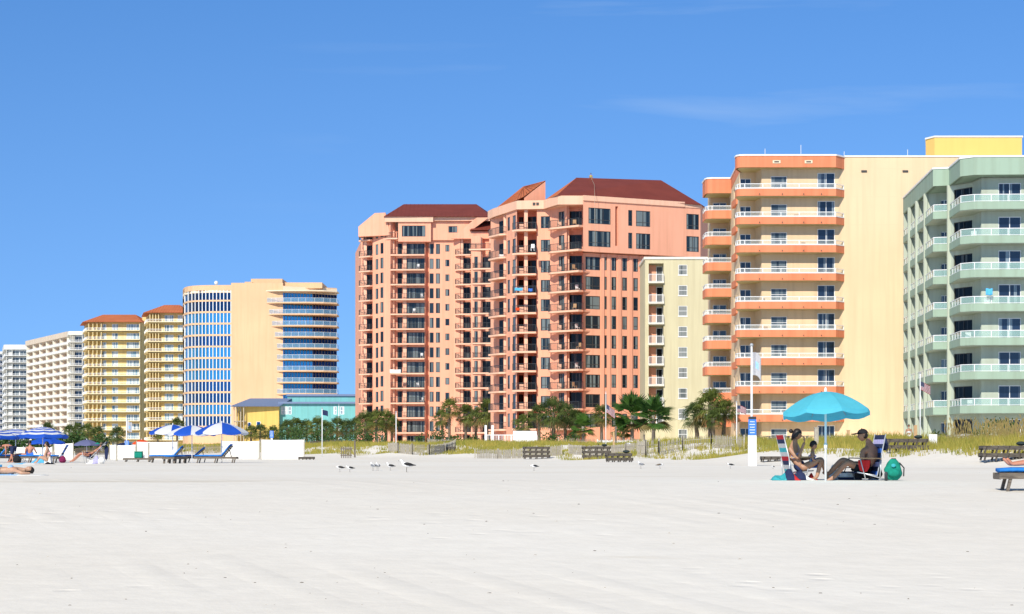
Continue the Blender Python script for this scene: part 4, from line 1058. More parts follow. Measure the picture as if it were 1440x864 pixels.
palm(735,583,276,'short round sabal palm behind the white deck railing of the near salmon tower',g3,k=.95)
palm(758,568,282,'dark narrow sabal palm left of the largest crown at the near salmon tower',g3,k=1.1)
palm(778,561,279,'largest round crowned sabal palm in the middle of the near salmon tower',g3,k=1.45)
palm(795,567,286,'sabal palm just right of the largest crown at the near salmon tower',g3,k=1.2)
palm(806,576,284,'leaning sabal palm above the leafy shrubs at the near salmon tower',g3,k=1.05,lean=.08)
palm(820,587,274,'low bright green palm above the tan picket fence',g3,fan=True,k=.95)
palm(846,569,281,'sabal palm standing alone behind the striped flag at the near salmon tower',g3,k=1.15)
g4 = 'fan palms before the pale yellow block'
palm(889,566,268,'spiky fan palm at the left edge of the pale yellow block',g4,fan=True,k=1.3)
palm(919,565,265,'spiky fan palm before the balconies of the pale yellow block',g4,fan=True,k=1.35)
palm(877,592,270,'low young fan palm at the foot of the spiky pair',g4,fan=True,k=.75)
g5 = 'clump of sabal palms before the orange balconies'
palm(999,549,211,'tallest palm of the clump before the lowest orange balconies',g5,k=1.15)
palm(981,567,213,'left drooping palm of the clump before the lowest orange balconies',g5,k=.9,lean=-.08)
palm(1017,561,213,'right palm of the clump before the lowest orange balconies',g5,k=.95,lean=.06)
palm(1003,575,209,'lowest palm of the clump before the lowest orange balconies',g5,k=.75)
g6 = 'dark palms at the foot of the left towers'
for (px, top, d) in ((98,598,470),(110,594,465),(124,596,460),(137,599,468)): palm(px, top, d, 'dark palm in the row at the foot of the yellow and beige towers', g6, k=1.35)
palm(165,600,400,'round dark palm right beside the white flagpole by the yellow tower',g6,k=1.2)
palm(67,595,480,'small palm crown showing above the largest striped umbrella',g6,k=1.3)
palm(249,588,440,'palm crown above the blue and white umbrellas, before the yellow tower',g6,k=1.2)
palm(222,603,440,'small palm behind the leftmost blue and white umbrella',g6,k=.9)

def shrub(px, d, w_, h, label, mat='bush_leaf', n=500, ls=.14, seed=1):
    rnd = random.Random(seed); x = PX(px,d); z = tz(x,d)-.05; root = thing('shrub', label, 'shrub', (x,d,z))
    mb = MB(); lob = [(rnd.uniform(-.38,.38)*w_, rnd.uniform(-.3,.3)*w_, h*rnd.uniform(.3,.7), rnd.uniform(.25,.42)) for _ in range(7)]
    for i in range(n):
        lx, ly, lz, lr = rnd.choice(lob)
        v = Vector((rnd.gauss(0,1), rnd.gauss(0,1), rnd.gauss(0,1))).normalized()*rnd.uniform(.55,1.05)
        c = Vector((lx+v.x*lr*w_*.5, ly+v.y*lr*w_*.5, max(.05, lz+v.z*h*.42)))
        a = Vector((rnd.gauss(0,1),rnd.gauss(0,1),rnd.gauss(0,1)+.4)).normalized()*ls*rnd.uniform(.7,1.4); b = a.cross(Vector((rnd.gauss(0,1),rnd.gauss(0,1),rnd.gauss(0,1)))).normalized()*ls*.4
        mb.add([c-b*.3, c+a*.5-b, c+a, c+a*.5+b], [(0,1,2,3)])
    mb.build('foliage', M[mat], root, local=True)
    st = MB()
    for i in range(5): st.tube([(0,0,0),(lob[i][0]*.6,lob[i][1]*.6,h*.3),(lob[i][0],lob[i][1],lob[i][2])], [.04,.03,.015], 5)
    st.build('stem', M['palm_trunk'], root, local=True)
shrub(1405,122,2.6,1.9,'dark green leafy shrub behind the sea oats at the right edge',n=900,seed=2)
shrub(1320,135,1.8,1.2,'low green shrub at the foot of the sage green building',n=450,seed=3)
shrub(1385,128,1.6,1.3,'smaller dark shrub left of the leafy shrub by the sea oats',n=420,seed=12)
shrub(790,268,5.5,2.2,'broad bright green shrub below the palms of the near salmon tower',n=900,ls=.25,seed=4)
shrub(608,318,5.,3.0,'broad shrub at the foot of the farther salmon tower',n=900,ls=.28,seed=5)
shrub(655,318,6.,2.4,'low shrub under the pale trunked palm',n=800,ls=.28,seed=6)
shrub(515,330,7.,3.2,'dense shrub under the bushy palms left of the salmon tower',n=1100,ls=.3,seed=7)
shrub(480,350,7.,2.6,'dark hedge like shrub under the palms before the turquoise house',n=900,ls=.3,seed=8)
shrub(440,350,8.,3.6,'dark hedge like shrub behind the white screen before the turquoise house',n=1100,ls=.3,seed=9)
shrub(395,362,8.,3.6,'dark shrub beneath the palms where the two low houses meet',n=1000,ls=.3,seed=10)
shrub(110,430,12.,4.2,'dark mass of shrubbery at the foot of the left yellow tower',n=1500,ls=.65,seed=11)
shrub(30,440,14.,4.0,'dark shrubbery behind the striped umbrellas at the left edge',n=1500,ls=.65,seed=13)

def grass():
    rng = np.random.default_rng(5); N = 24000
    t = 70*np.exp(rng.random(N)*math.log(620/70)); s = 46 + rng.random(N)**1.25*36
    keep = []
    for i in range(N):
        e = edge(t[i], s[i]*NY+t[i]*NX)
        c = math.sin(t[i]*.21+s[i]*.5) + math.sin(t[i]*.083-s[i]*.37+2) + .7*math.sin(s[i]*1.1+t[i]*.37)
        near = s[i]-e
        if near < 1.0: p_ = .0
        elif near < 7: p_ = .75 if c > .2 else .22
        else: p_ = .97 if c > -1.1 else .25
        x = s[i]*NX - t[i]*NY; y = s[i]*NY + t[i]*NX
        if y > 20 and rng.random() < p_: keep.append((x, y))
    P0 = np.array(keep); n = len(P0); z = np.array([tz(a,b) for a,b in keep]); NBL = 13
    sc = np.clip(P0[:,1]/170,.9,2.2)
    base = np.repeat(np.column_stack([P0, z-.03]), NBL, 0); K_ = np.repeat(sc, NBL); m = len(base)
    base[:,0] += rng.normal(0,.22,m)*K_; base[:,1] += rng.normal(0,.22,m)*K_
    nearv = np.array([sval(a,b)-edge(tval(a,b),b) for a,b in keep])
    h = np.repeat(np.clip(.42+nearv/16,.42,1.05),NBL)*rng.uniform(.28,.68,m)*np.repeat(rng.uniform(.6,1.15,n),NBL)*(.8+.2*K_); az_ = rng.random(m)*6.283; ln = rng.uniform(.08,.5,m)*h; ww = .017*K_*rng.uniform(.8,1.4,m)
    d = np.column_stack([np.cos(az_), np.sin(az_), 0*az_]); side = np.column_stack([-np.sin(az_)*.4+.8, np.cos(az_)*.4, 0*az_])
    up = np.array([0,0,1.])
    v0 = base - side*ww[:,None]; v1 = base + side*ww[:,None]
    mid = base + d*(ln*.35)[:,None] + up*(h*.6)[:,None]; v2 = mid + side*(ww*.8)[:,None]; v3 = mid - side*(ww*.8)[:,None]
    v4 = base + d*ln[:,None] + up*h[:,None]
    V = np.stack([v0,v1,v2,v3,v4],1).reshape(-1,3); b0 = np.arange(m)*5
    me = bpy.data.meshes.new('dune_grass'); me.vertices.add(len(V)); me.vertices.foreach_set('co', V.ravel())
    loops = np.column_stack([b0,b0+1,b0+2,b0+3,b0+3,b0+2,b0+4]).ravel()
    st = np.column_stack([np.arange(m)*7, np.arange(m)*7+4]).ravel()
    me.loops.add(len(loops)); me.loops.foreach_set('vertex_index', loops); me.polygons.add(len(st)); me.polygons.foreach_set('loop_start', st)
    me.update(calc_edges=True); me.materials.append(M['dune_grass'])
    o = bpy.data.objects.new('dune_grass', me); COL.objects.link(o); tag(o, 'golden green dune grass covering the low dunes', 'grass', kind='stuff')
grass()
def oats():
    rnd = random.Random(3); mb = MB()
    for i in range(620):
        px = rnd.choice((rnd.uniform(1385,1520), rnd.uniform(1330,1440))); d = rnd.uniform(92,118); x = PX(px,d)
        if sval(x,d) < 52.5: continue
        z = tz(x,d); h = rnd.uniform(.8,1.5); a = rnd.uniform(0,6.28); l = h*rnd.uniform(.05,.25); dx, dy = math.cos(a)*l, math.sin(a)*l
        p0 = Vector((x,d,z)); p1 = Vector((x+dx*.3,d+dy*.3,z+h*.6)); p2 = Vector((x+dx,d+dy,z+h))
        w_ = Vector((.008,.003,0)); mb.add([p0-w_,p0+w_,p1+w_,p1-w_,p2+w_*.7,p2-w_*.7], [(0,1,2,3),(3,2,4,5)])
        q = p2+Vector((dx*.2,dy*.2,.02)); ww = Vector((.03,.01,0)); mb.add([p2-Vector((0,0,.16)), p2-Vector((0,0,.02))+ww, q+Vector((0,0,.08)), p2-Vector((0,0,.02))-ww], [(0,1,2,3)])
    o = mb.build('sea_oats', M['sea_oats']); tag(o, 'tall straw coloured sea oats on the right hand dune', 'sea oats', kind='stuff')
oats()

# ---------------------------------------------------------------- fences and boardwalks
def slat_fence(pts, h, label, mat='grey_wood', gap=.11, w_=.045, seed=0, posts=3., name='sand_fence', raise_=0, th=.015, cat='fence', rails=True):
    rnd = random.Random(seed); sl_ = MB(); po = MB(); root = thing(name, label, cat, (pts[0][0],pts[0][1],tz(*pts[0])))
    acc = 0; 
    for i in range(len(pts)-1):
        a = Vector(pts[i]); b = Vector(pts[i+1]); L = (b-a).length; e = (b-a)/L; n = int(L/gap)
        for k in range(n):
            if rnd.random() < .10: continue
            q = a+e*(k*gap+rnd.uniform(-.015,.015)); z = tz(q.x,q.y)+raise_; hh = h*rnd.uniform(.93,1.05); lx = rnd.gauss(0,.025)
            sl_.bar((q.x,q.y,z-.05),(q.x+lx*e.x,q.y+lx*e.y,z+hh), w_, th, up=(e.x,e.y,0))
        n = max(1,int(L/posts))
        for k in range(n+1):
            q = a+e*(L*k/n); z = tz(q.x,q.y); lx = rnd.gauss(0,.03); p_ = MB(); p_.bar((q.x,q.y,z-.2),(q.x+lx,q.y,z+raise_+h*1.12),.09); p_.build('post', M[mat], root)
        if rails:
            m = max(1,int(L/1.5))
            for k in range(m):
                q = a+e*(L*k/m); q2 = a+e*(L*(k+1)/m)
                for f in (.25,.75): sl_.bar((q.x,q.y,tz(q.x,q.y)+raise_+h*f),(q2.x,q2.y,tz(q2.x,q2.y)+raise_+h*f),.03 if mat!='white_paint' else .07)
    sl_.build('slat_panel', M[mat], root)
def pl(*a): return [P(px,d) for px,d in a]
slat_fence(pl((546,200),(560,192),(580,188),(604,186),(625,189),(640,194)), .95, 'curved grey picket sand fence on the dune before the farther salmon tower', gap=.13, seed=1)
slat_fence(pl((602,250),(622,246),(641,252)), .95, 'short pale sand fence higher up the dune beneath the tall thin palm', gap=.13, seed=2)
slat_fence(pl((668,163),(700,160),(745,154),(790,149)), .72, 'grey sand fence behind the leftmost tall stack of loungers', gap=.12, seed=3)
slat_fence(pl((800,149),(840,144),(880,139),(905,136)), .72, 'grey sand fence behind the middle stack of loungers', gap=.12, seed=4)
slat_fence(pl((897,130),(908,128),(926,129)), 1.0, 'dark leaning slat fence panel right of the stacked loungers', 'grey_wood', gap=.16, seed=5)
slat_fence(pl((926,129),(960,131),(1000,130),(1046,126)), .85, 'thin weathered sand fence before the pale yellow block', gap=.14, seed=6)
slat_fence(pl((785,262),(820,260),(860,258),(905,255)), 1.35, 'tan picket fence at the foot of the near salmon tower', 'tan_wood', gap=.16, w_=.13, seed=7, name='picket_fence')
slat_fence(pl((840,232),(905,224),(975,216),(1040,205)), .75, 'low whitewashed picket fence before the pale yellow block', 'white_paint', gap=.15, w_=.11, seed=8, name='picket_fence')
slat_fence(pl((436,300),(470,296),(500,292)), 1.1, 'dark picket fence under the palms before the turquoise house', 'weathered_wood', gap=.2, w_=.12, seed=9, name='picket_fence')
slat_fence(pl((80,330),(140,322),(178,318)), 1.2, 'dark picket fence behind the white screens before the left yellow tower', 'weathered_wood', gap=.25, w_=.14, seed=10, name='picket_fence')
slat_fence(pl((200,312),(260,306),(345,300)), 1.2, 'brown picket fence behind the blue and white umbrellas', 'tan_wood', gap=.25, w_=.14, seed=11, name='picket_fence')
def boardwalk(pts, label, zoff, mat='grey_wood', h=1.0, solid=True):
    root = thing('boardwalk', label, 'boardwalk', (pts[0][0],pts[0][1],tz(*pts[0])))
    dk_ = MB(); rl = MB()
    for i in range(len(pts)-1):
        a = Vector(pts[i]); b = Vector(pts[i+1]); L = (b-a).length; z0_ = zoff[i]; z1_ = zoff[i+1]; e = (b-a)/L; nn = Vector((-e.y,e.x))
        dk_.bar((a.x+nn.x*.7,a.y+nn.y*.7,z0_),(b.x+nn.x*.7,b.y+nn.y*.7,z1_),1.5,.08)
        for sgn in (0,1.4):
            A = Vector((a.x+nn.x*sgn,a.y+nn.y*sgn,z0_)); B = Vector((b.x+nn.x*sgn,b.y+nn.y*sgn,z1_)); U_ = Vector((0,0,1))
            for f,tt in ((1.,.12),(.66,.05),(.33,.05)): rl.bar(A+U_*h*f,B+U_*h*f,tt,.05)
            m = max(1,round(L/2.0))
            for k in range(m+1):
                q = A.lerp(B,k/m); p_ = MB(); p_.bar((q.x,q.y,tz(q.x,q.y)-.2),(q.x,q.y,q.z+h*1.02),.1); p_.build('post', M[mat], root)
    dk_.build('deck', M[mat], root); rl.build('handrail', M[mat], root)
boardwalk(pl((1080,140),(1108,144),(1160,150),(1215,150),(1272,150)), 'grey wooden boardwalk with handrails behind the turquoise umbrella', [.05,.25,.3,.28,.2], h=.85)
boardwalk(pl((1318,128),(1352,132),(1384,134)), 'short grey boardwalk before the sage green building', [-.05,.1,.3], h=.9)
boardwalk(pl((1404,118),(1440,114),(1480,112)), 'grey walkway rail among the sea oats at the right edge', [.1,.2,.3], h=.75)
boardwalk(pl((640,262),(672,258),(690,250)), 'low dark boardwalk leading to the white deck railing', [.4,.5,.6], 'weathered_wood', h=.8)
def white_deck():
    x0, x1, y = PX(683,262), PX(755,262), 262.; z = 1.15; root = thing('beach_deck', 'white painted deck railing with two tall posts before the near salmon tower', 'deck', (x0,y,z-1))
    d_ = MB(); d_.box(x0,y,z-.2,x1,y+5,z); d_.build('deck', M['grey_wood'], root)
    railing([(x0,y+4.5),(x0,y+.1),(x1,y+.1)], z, 1.05, root, .2, 1.8, ('white_paint','rail_glass'), .1)
    p_ = MB()
    p_.box(x0-.15,y,z,x0+.15,y+.3,z+2.3); p_.build('post', M['white_paint'], root)
    p_ = MB(); p_.box(x0+.75,y,z,x0+1.05,y+.3,z+2.3); p_.build('post', M['white_paint'], root)
    p_ = MB(); p_.box(x0+3.6,y+2,z,x1,y+2.3,z+1.55); p_.build('screen_panel', M['white_paint'], root)
    for k in range(5):
        p_ = MB(); xx = x0+(x1-x0)*k/4; p_.box(xx-.1,y+.05,tz(xx,y)-.2,xx+.1,y+.25,z-.2); p_.build('post', M['weathered_wood'], root)
white_deck()
# ================================================================ people
def skinmat(name, a, rough=.5):
    m, nt, b = nm(name); b.inputs['Roughness'].default_value = rough; b.inputs['Specular IOR Level'].default_value = .4
    b.inputs['Subsurface Weight'].default_value = .08; b.inputs['Subsurface Radius'].default_value = (.01,.004,.002)
    f = ramp(nt, noise(nt, 9, 3), .3, .7); nt.links.new(mixrgb(nt, f, c4(a,.9), c4(a,1.08)), b.inputs['Base Color'])
skinmat('skin_tan', (.40,.21,.125)); skinmat('skin_fair', (.50,.30,.20)); skinmat('skin_red', (.50,.22,.14))
plain('hair_dark', (.018,.012,.010), .5, .4, var=.3, scale=30); plain('eye_dark', (.01,.01,.01), .2, .5); plain('lip', (.28,.10,.08), .5)
def cloth(name, col, rough=.85, **k): return plain(name, col, rough, .15, var=.12, scale=14, bump=.3, **k)
for n_, c_ in (('cloth_black',(.02,.02,.023)),('cloth_navy',(.025,.035,.09)),('cloth_blue',(.05,.16,.55)),('cloth_sky',(.30,.52,.80)),('cloth_teal',(.05,.38,.42)),('cloth_red',(.62,.035,.035)),
               ('cloth_white',(.80,.80,.78)),('cloth_green',(.012,.24,.17)),('cloth_pink',(.75,.38,.42)),('cloth_maroon',(.20,.02,.08)),('cloth_aqua',(.10,.45,.75)),('cloth_lavender',(.42,.40,.66)),('cushion_blue',(.025,.20,.62)),('cushion_dark',(.035,.05,.05))): cloth(n_, c_)
def skin_mesh(J, E, root_i=0, sub=2):
    """one continuous surface grown round the joints J {name:(x,y,z,r)} along the edges E"""
    names = list(J); me = bpy.data.meshes.new('tmp'); me.from_pydata([J[n][:3] for n in names], [(names.index(a),names.index(b)) for a,b in E], [])
    o = bpy.data.objects.new('tmp', me); COL.objects.link(o)
    m = o.modifiers.new('s','SKIN'); m.use_smooth_shade = True; m.branch_smoothing = .4
    for i, n in enumerate(names):
        r = J[n][3]; r = r if isinstance(r, tuple) else (r, r)
        me.skin_vertices[0].data[i].radius = r; me.skin_vertices[0].data[i].use_root = (i == root_i)
    s = o.modifiers.new('u','SUBSURF'); s.levels = sub; s.render_levels = sub
    dg = bpy.context.evaluated_depsgraph_get(); dg.update()
    ev = o.evaluated_get(dg); r = bpy.data.meshes.new_from_object(ev); vs = [tuple(v.co) for v in r.vertices]; fs = [tuple(p.vertices) for p in r.polygons]
    bpy.data.objects.remove(o); bpy.data.meshes.remove(me); bpy.data.meshes.remove(r)
    return vs, fs
def head_into(mb, c, fwd, up, s, skin=0, eye=1, lip=2):
    """head with jaw, nose, ears, eyes and mouth; s is its height"""
    f = Vector(fwd).normalized(); u = Vector(up); u = (u - f*u.dot(f)).normalized(); r = f.cross(u)
    Mx = Matrix((r, f, u)).transposed()
    seg, rings = 20, 14; vs = []; fs = []
    for i in range(rings+1):
        th = math.pi*i/rings
        for k in range(seg):
            a = 2*math.pi*k/seg; x = math.sin(th)*math.cos(a); y = math.sin(th)*math.sin(a); z = math.cos(th)
            X = x*.34; Y = y*.42; Z = z*.5
            if z < 0: X *= 1-.38*(-z)**1.2; Y = Y*(1-.18*-z) + .06*(-z)   # jaw narrows and comes forward
            if y < -.1: Y *= 1.02
            if y > .75 and abs(x) < .3 and -.30 < z < .02: Y += .075*(1-abs(x)/.3)*(1 - abs(z+.17)/.16 if abs(z+.17) < .16 else 0)   # nose
            if y > .6 and .02 < z < .28 and .12 < abs(x) < .5: Y -= .025
            if y > .6 and -.75 < z < -.55: Y += .02
            vs.append(Vector(c) + Mx @ Vector((X*s, Y*s, Z*s)))
    for i in range(rings):
        for k in range(seg): a = i*seg+k; b = i*seg+(k+1)%seg; fs.append((a,a+seg,b+seg,b))
    mb.add(vs, fs, skin)
    nz = Vector(c) + Mx @ Vector((0,.435*s,-.085*s)); mb.ball(nz, (.05*s,.075*s,.085*s), 8, 6, skin, Mx)
    for sx in (-1,1):
        mb.ball(Vector(c) + Mx @ Vector((sx*.135*s,.372*s,.03*s)), (.05*s,.03*s,.028*s), 8, 6, eye, Mx)
        mb.ball(Vector(c) + Mx @ Vector((sx*.335*s,-.02*s,-.03*s)), (.03*s,.07*s,.10*s), 8, 6, skin, Mx)
    mb.ball(Vector(c) + Mx @ Vector((0,.385*s,-.24*s)), (.09*s,.025*s,.022*s), 8, 6, lip, Mx)
    return Mx
def hair_cap(c, Mx, s, root, mat='hair_dark', long_=0., name='hair', k=1.0):
    mb = MB(); seg, rings = 20, 12; vs = []; fs = []
    for i in range(rings+1):
        th = math.pi*.62*i/rings
        for q in range(seg):
            a = 2*math.pi*q/seg; x = math.sin(th)*math.cos(a); y = math.sin(th)*math.sin(a); z = math.cos(th)
            front = max(0,y)
            zz = z; 
            if z < .35 and front > .35: zz = .35 - (.35-z)*.15; 
            rr = 1+.04*math.sin(a*7)*math.sin(th*5)
            lz = -long_*max(0,-y+.35)*max(0,(.4-z)) 
            vs.append(Vector(c) + Mx @ Vector((x*.385*s*rr*k, (y*.455-.02)*s*rr*k, (zz*.55*k+.01+lz)*s)))
    for i in range(rings):
        for q in range(seg): a = i*seg+q; b = i*seg+(q+1)%seg; fs.append((a,a+seg,b+seg,b))
    mb.add(vs, fs); o = mb.build(name, M[mat], root, smooth=True); return o
def hand_into(mb, wrist, dirn, nrm, s=.18, curl=.5, side=1, skin=0):
    """palm with four separate curled fingers and a thumb off its side"""
    d = Vector(dirn).normalized(); n = Vector(nrm); n = (n-d*n.dot(d)).normalized(); t = d.cross(n)*side; w_ = Vector(wrist)
    Mx = Matrix((t, d, n)).transposed()
    mb.ball(w_+d*s*.26, (s*.21,s*.30,s*.085), 10, 8, skin, Mx)
    for i, L in enumerate((.40,.46,.43,.34)):
        b = w_ + d*s*.47 + t*s*(.15-.10*i); p = [b]; a = .1
        for q in (.42,.32,.26):
            a += curl; p.append(p[-1] + (d*math.cos(a)-n*math.sin(a))*s*L*q)
        mb.tube([p[0]-d*s*.1]+p, [s*.052,s*.05,s*.045,s*.042,s*.032], 6, skin)
    b = w_ + d*s*.14 + t*s*.17; mb.tube([b, b+(t*.7+d*.7)*s*.18, b+(t*.45+d*.9)*s*.33-n*s*.05], [s*.06,s*.052,s*.04], 6, skin)
def limb_cloth(J, E, names, grow, mat, root, name, root_i=0):
    JJ = {n: (*J[n][:3], J[n][3]*1.16+grow) for n in names}
    vs, fs = skin_mesh(JJ, [e for e in E if e[0] in names and e[1] in names], 0)
    mb = MB(); mb.add(vs, fs); return mb.build(name, M[mat], root, smooth=True)
BODY_E = [('pelvis','waist'),('waist','chest'),('chest','neck'),('neck','skull'),('chest','shL'),('shL','elL'),('elL','wrL'),('chest','shR'),('shR','elR'),('elR','wrR'),
          ('pelvis','hipL'),('hipL','knL'),('knL','anL'),('anL','toL'),('pelvis','hipR'),('hipR','knR'),('knR','anR'),('anR','toR')]
RAD = {'pelvis':.125,'waist':.115,'chest':.135,'neck':.055,'skull':.06,'shL':.062,'shR':.062,'elL':.042,'elR':.042,'wrL':.028,'wrR':.028,'hipL':.088,'hipR':.088,'knL':.058,'knR':.058,'anL':.038,'anR':.038,'toL':.028,'toR':.028}
def person(label, loc, J, head, fwd, up=(0,0,1), skin='skin_tan', k=1.0, hs=.23, hands=None, clothes=(), hair='hair_dark', long_=0., rz=0, radk=1.0, cat='person', group=None, chest=None):
    root = thing('person', label, cat, loc, 0, group)
    rad = dict(RAD)
    if chest: rad.update(chest)
    JJ = {n: (*[c*k for c in v[:3]], rad[n]*radk*k) for n, v in J.items()}
    vs, fs = skin_mesh(JJ, BODY_E); mb = MB(); mb.add(vs, fs)
    hc = Vector(head)*k; Mx = head_into(mb, hc, fwd, up, hs*k)
    for (w_, d, n, c, sd) in (hands or ()): hand_into(mb, Vector(w_)*k, d, n, .175*k, c, sd)
    b = mb.build('body', [M[skin],M['eye_dark'],M['lip']], root, smooth=True, local=True)
    for (names, grow, mat, nme) in clothes:
        o = limb_cloth(JJ, BODY_E, names, grow, mat, None, nme); o.parent = root
    if hair: h = hair_cap(hc, Mx, hs*k, None, hair, long_); h.parent = root
    return root, Mx, hc
# ---- the pair under the turquoise umbrella: pixel sketch -> metres beside the pole
Y0 = 42.1; S0 = F/Y0; GX = PX(1160,Y0); GZ = tz(GX,Y0)
def q(px, row, y=0.): return ((px-1160)/S0, y, (H-row)/S0 - GZ)
plain('chair_tube', (.50,.52,.54), .35, .5, .3)
cloth('sling_red',(.42,.02,.03)); cloth('sling_white',(.50,.50,.50))
def chair(label, loc, seat, back_top, mat_stripes, face=-1, group=None, bag=False, turn=0.):
    """low folding beach chair: striped sling, white tube frame, wooden arms"""
    pv = Vector((seat[1][0],0,0)); root = thing('beach_chair', label, 'beach chair', tuple(Vector(loc)+pv-(Matrix.Rotation(turn,3,'Z') @ pv)), turn, group)
    w_ = .27; s0, s1 = Vector(seat[0]), Vector(seat[1]); bt = Vector(back_top)      # front of seat, back of seat
    sl_ = MB(); n = 9
    def band(a, b, m0, cnt):
        for i in range(cnt):
            p0 = a.lerp(b, i/cnt); p1 = a.lerp(b, (i+1)/cnt); sag = Vector((0,0,-.02))
            d = (b-a).normalized(); nn = Vector((-d.z,0,d.x))*.006
            vs = []
            for p_ in (p0,p1):
                for yy in (-w_+.02, w_-.02):
                    for sg in (-1,1): vs.append(p_ + Vector((0,yy,0)) + nn*sg)
            sl_.add(vs, [(0,2,3,1),(4,5,7,6),(0,4,6,2),(1,3,7,5),(0,1,5,4),(2,6,7,3)], (m0+i) % len(mat_stripes))
    band(s0, s1, 0, 7); sl_m = [M[x] for x in mat_stripes]; sl_.build('seat', sl_m, root, local=True)
    sl_ = MB(); band(s1, bt, 2, n); sl_.build('backrest', sl_m, root, local=True)
    for sy in (-1,1):
        y = sy*w_
        fr = MB(); e = Vector((0,y,0))
        fr.tube([s0+e, s1+e, bt+e+Vector((0,0,.02))], .013, 8); fr.build('frame', M['chair_tube'], root, smooth=True, local=True)
        arm_b = s1.lerp(bt,.42)+e*1.08; arm_f = Vector((s0.x+(s1.x-s0.x)*.12, y*1.08, arm_b.z+.01))
        ar = MB(); ar.bar(arm_b, arm_f, .05, .022); ar.build('armrest', M['post_wood'], root, local=True)
        lg = MB(); lg.tube([arm_f, Vector((s0.x+(s1.x-s0.x)*.42, y*1.05, .0))], .013, 8); lg.build('leg', M['chair_tube'], root, smooth=True, local=True)
        lg = MB(); lg.tube([arm_b+Vector((0,0,-.02)), Vector((s1.x+(s1.x-s0.x)*.12, y*1.02, .0))], .013, 8); lg.build('leg', M['chair_tube'], root, smooth=True, local=True)
        lg = MB(); lg.tube([s0.lerp(s1,.3)+e, Vector((s1.x+(s1.x-s0.x)*.55, y, .0))], .013, 8); lg.build('leg', M['chair_tube'], root, smooth=True, local=True)
    return root
LOC = (GX, Y0, GZ)
# man, reclining to face left
man_J = dict(pelvis=q(1219,661), waist=q(1224,650), chest=q(1227,635), neck=q(1222,622), skull=q(1219,616,0),
    shL=q(1212,634,-.13), elL=q(1209,652,-.22), wrL=q(1195,654,-.14), shR=q(1235,633,.08), elR=q(1235,655,.10), wrR=q(1203,654,.10),
    hipL=q(1214,661,-.10), knL=q(1189,650,-.17), anL=q(1168,673,-.22), toL=q(1160,676.5,-.23), hipR=q(1214,661,.10), knR=q(1186,646,.12), anR=q(1166,668,.16), toR=q(1158,664,.17))
r, Mx, hc = person('shirtless man in a black cap sitting back in a beach chair, facing left', LOC, man_J, q(1213,612.5), (-1,-.12,-.12), (-.05,0,1), 'skin_tan', hs=.245,
    hands=((man_J['wrL'],(-1,0,-.12),(0,-.2,1),.35,1),(man_J['wrR'],(-1,-.1,-.1),(0,.1,1),.4,-1)), hair=None,
    clothes=((('pelvis','hipL','hipR'),.022,'cloth_black','shorts'),), radk=1.1, chest={'chest':.15,'waist':.14,'knL':.066,'knR':.066,'anL':.045,'anR':.045})
# shorts legs, cap
sh = MB(); 
for sy in (-1,1):
    a = Vector(q(1216,661,.10*sy)); b = Vector(q(1200,655,.14*sy)); sh.tube([a,a.lerp(b,.5),b], [.115,.108,.098], 12)
o = sh.build('shorts_leg', M['cloth_black'], None, smooth=True); o.parent = r
cp = MB(); seg = 18; vs = []; fs = []
for i in range(8):
    th = math.pi*.5*i/7
    for k in range(seg): a = 2*math.pi*k/seg; vs.append(hc + Mx @ Vector((math.sin(th)*math.cos(a)*.098, math.sin(th)*math.sin(a)*.118-.006, .035+math.cos(th)*.105)))
for i in range(7):
    for k in range(seg): a = i*seg+k; b_ = i*seg+(k+1)%seg; fs.append((a,a+seg,b_+seg,b_))
cp.add(vs, fs); cp.ball(hc + Mx @ Vector((0,.15,.05)), (.075,.095,.014), 14, 6, 0, Mx); cp.ball(hc+Mx @ Vector((0,0,.142)), .012, 8, 6)
o = cp.build('cap', M['cloth_black'], None, smooth=True); o.parent = r
# short beard and hair below the cap
hb = MB(); hb.ball(hc + Mx @ Vector((0,-.03,-.01)), (.088,.085,.075), 14, 10, 0, Mx); o = hb.build('hair', M['hair_dark'], None, smooth=True); o.parent = r
# woman, facing right, a hand raised to her face
wo_J = dict(pelvis=q(1124,660), waist=q(1119,649), chest=q(1115,634), neck=q(1117,621), skull=q(1119,616),
    shL=q(1109,631,-.12), elL=q(1120,646,-.2), wrL=q(1130,622,-.14), shR=q(1122,629,.10), elR=q(1128,646,.2), wrR=q(1139,645,.02),
    hipL=q(1128,659,-.09), knL=q(1154,646,-.12), anL=q(1147,671,-.16), toL=q(1138,676,-.19), hipR=q(1128,659,.09), knR=q(1157,645,.12), anR=q(1164,670,.15), toR=q(1170,676,.16))
r, Mx, hc = person('woman in a striped beach chair raising one hand to her face', LOC, wo_J, q(1121,611), (1,-.25,-.2), (.1,0,1), 'skin_tan', hs=.225, radk=1.05,
    hands=((wo_J['wrL'],(-.05,.1,1),(1,0,0),.35,1),(wo_J['wrR'],(1,-.1,.1),(0,0,1),.5,-1)), long_=.5,
    clothes=((('pelvis','hipL','hipR','waist'),.014,'cloth_navy','swimsuit_bottom'),(('waist','chest'),.012,'cloth_lavender','swimsuit_top')))
bn = MB(); bn.ball(hc + Mx @ Vector((0,-.14,.04)), .045, 10, 8); o = bn.build('hair_bun', M['hair_dark'], None, smooth=True); o.parent = r
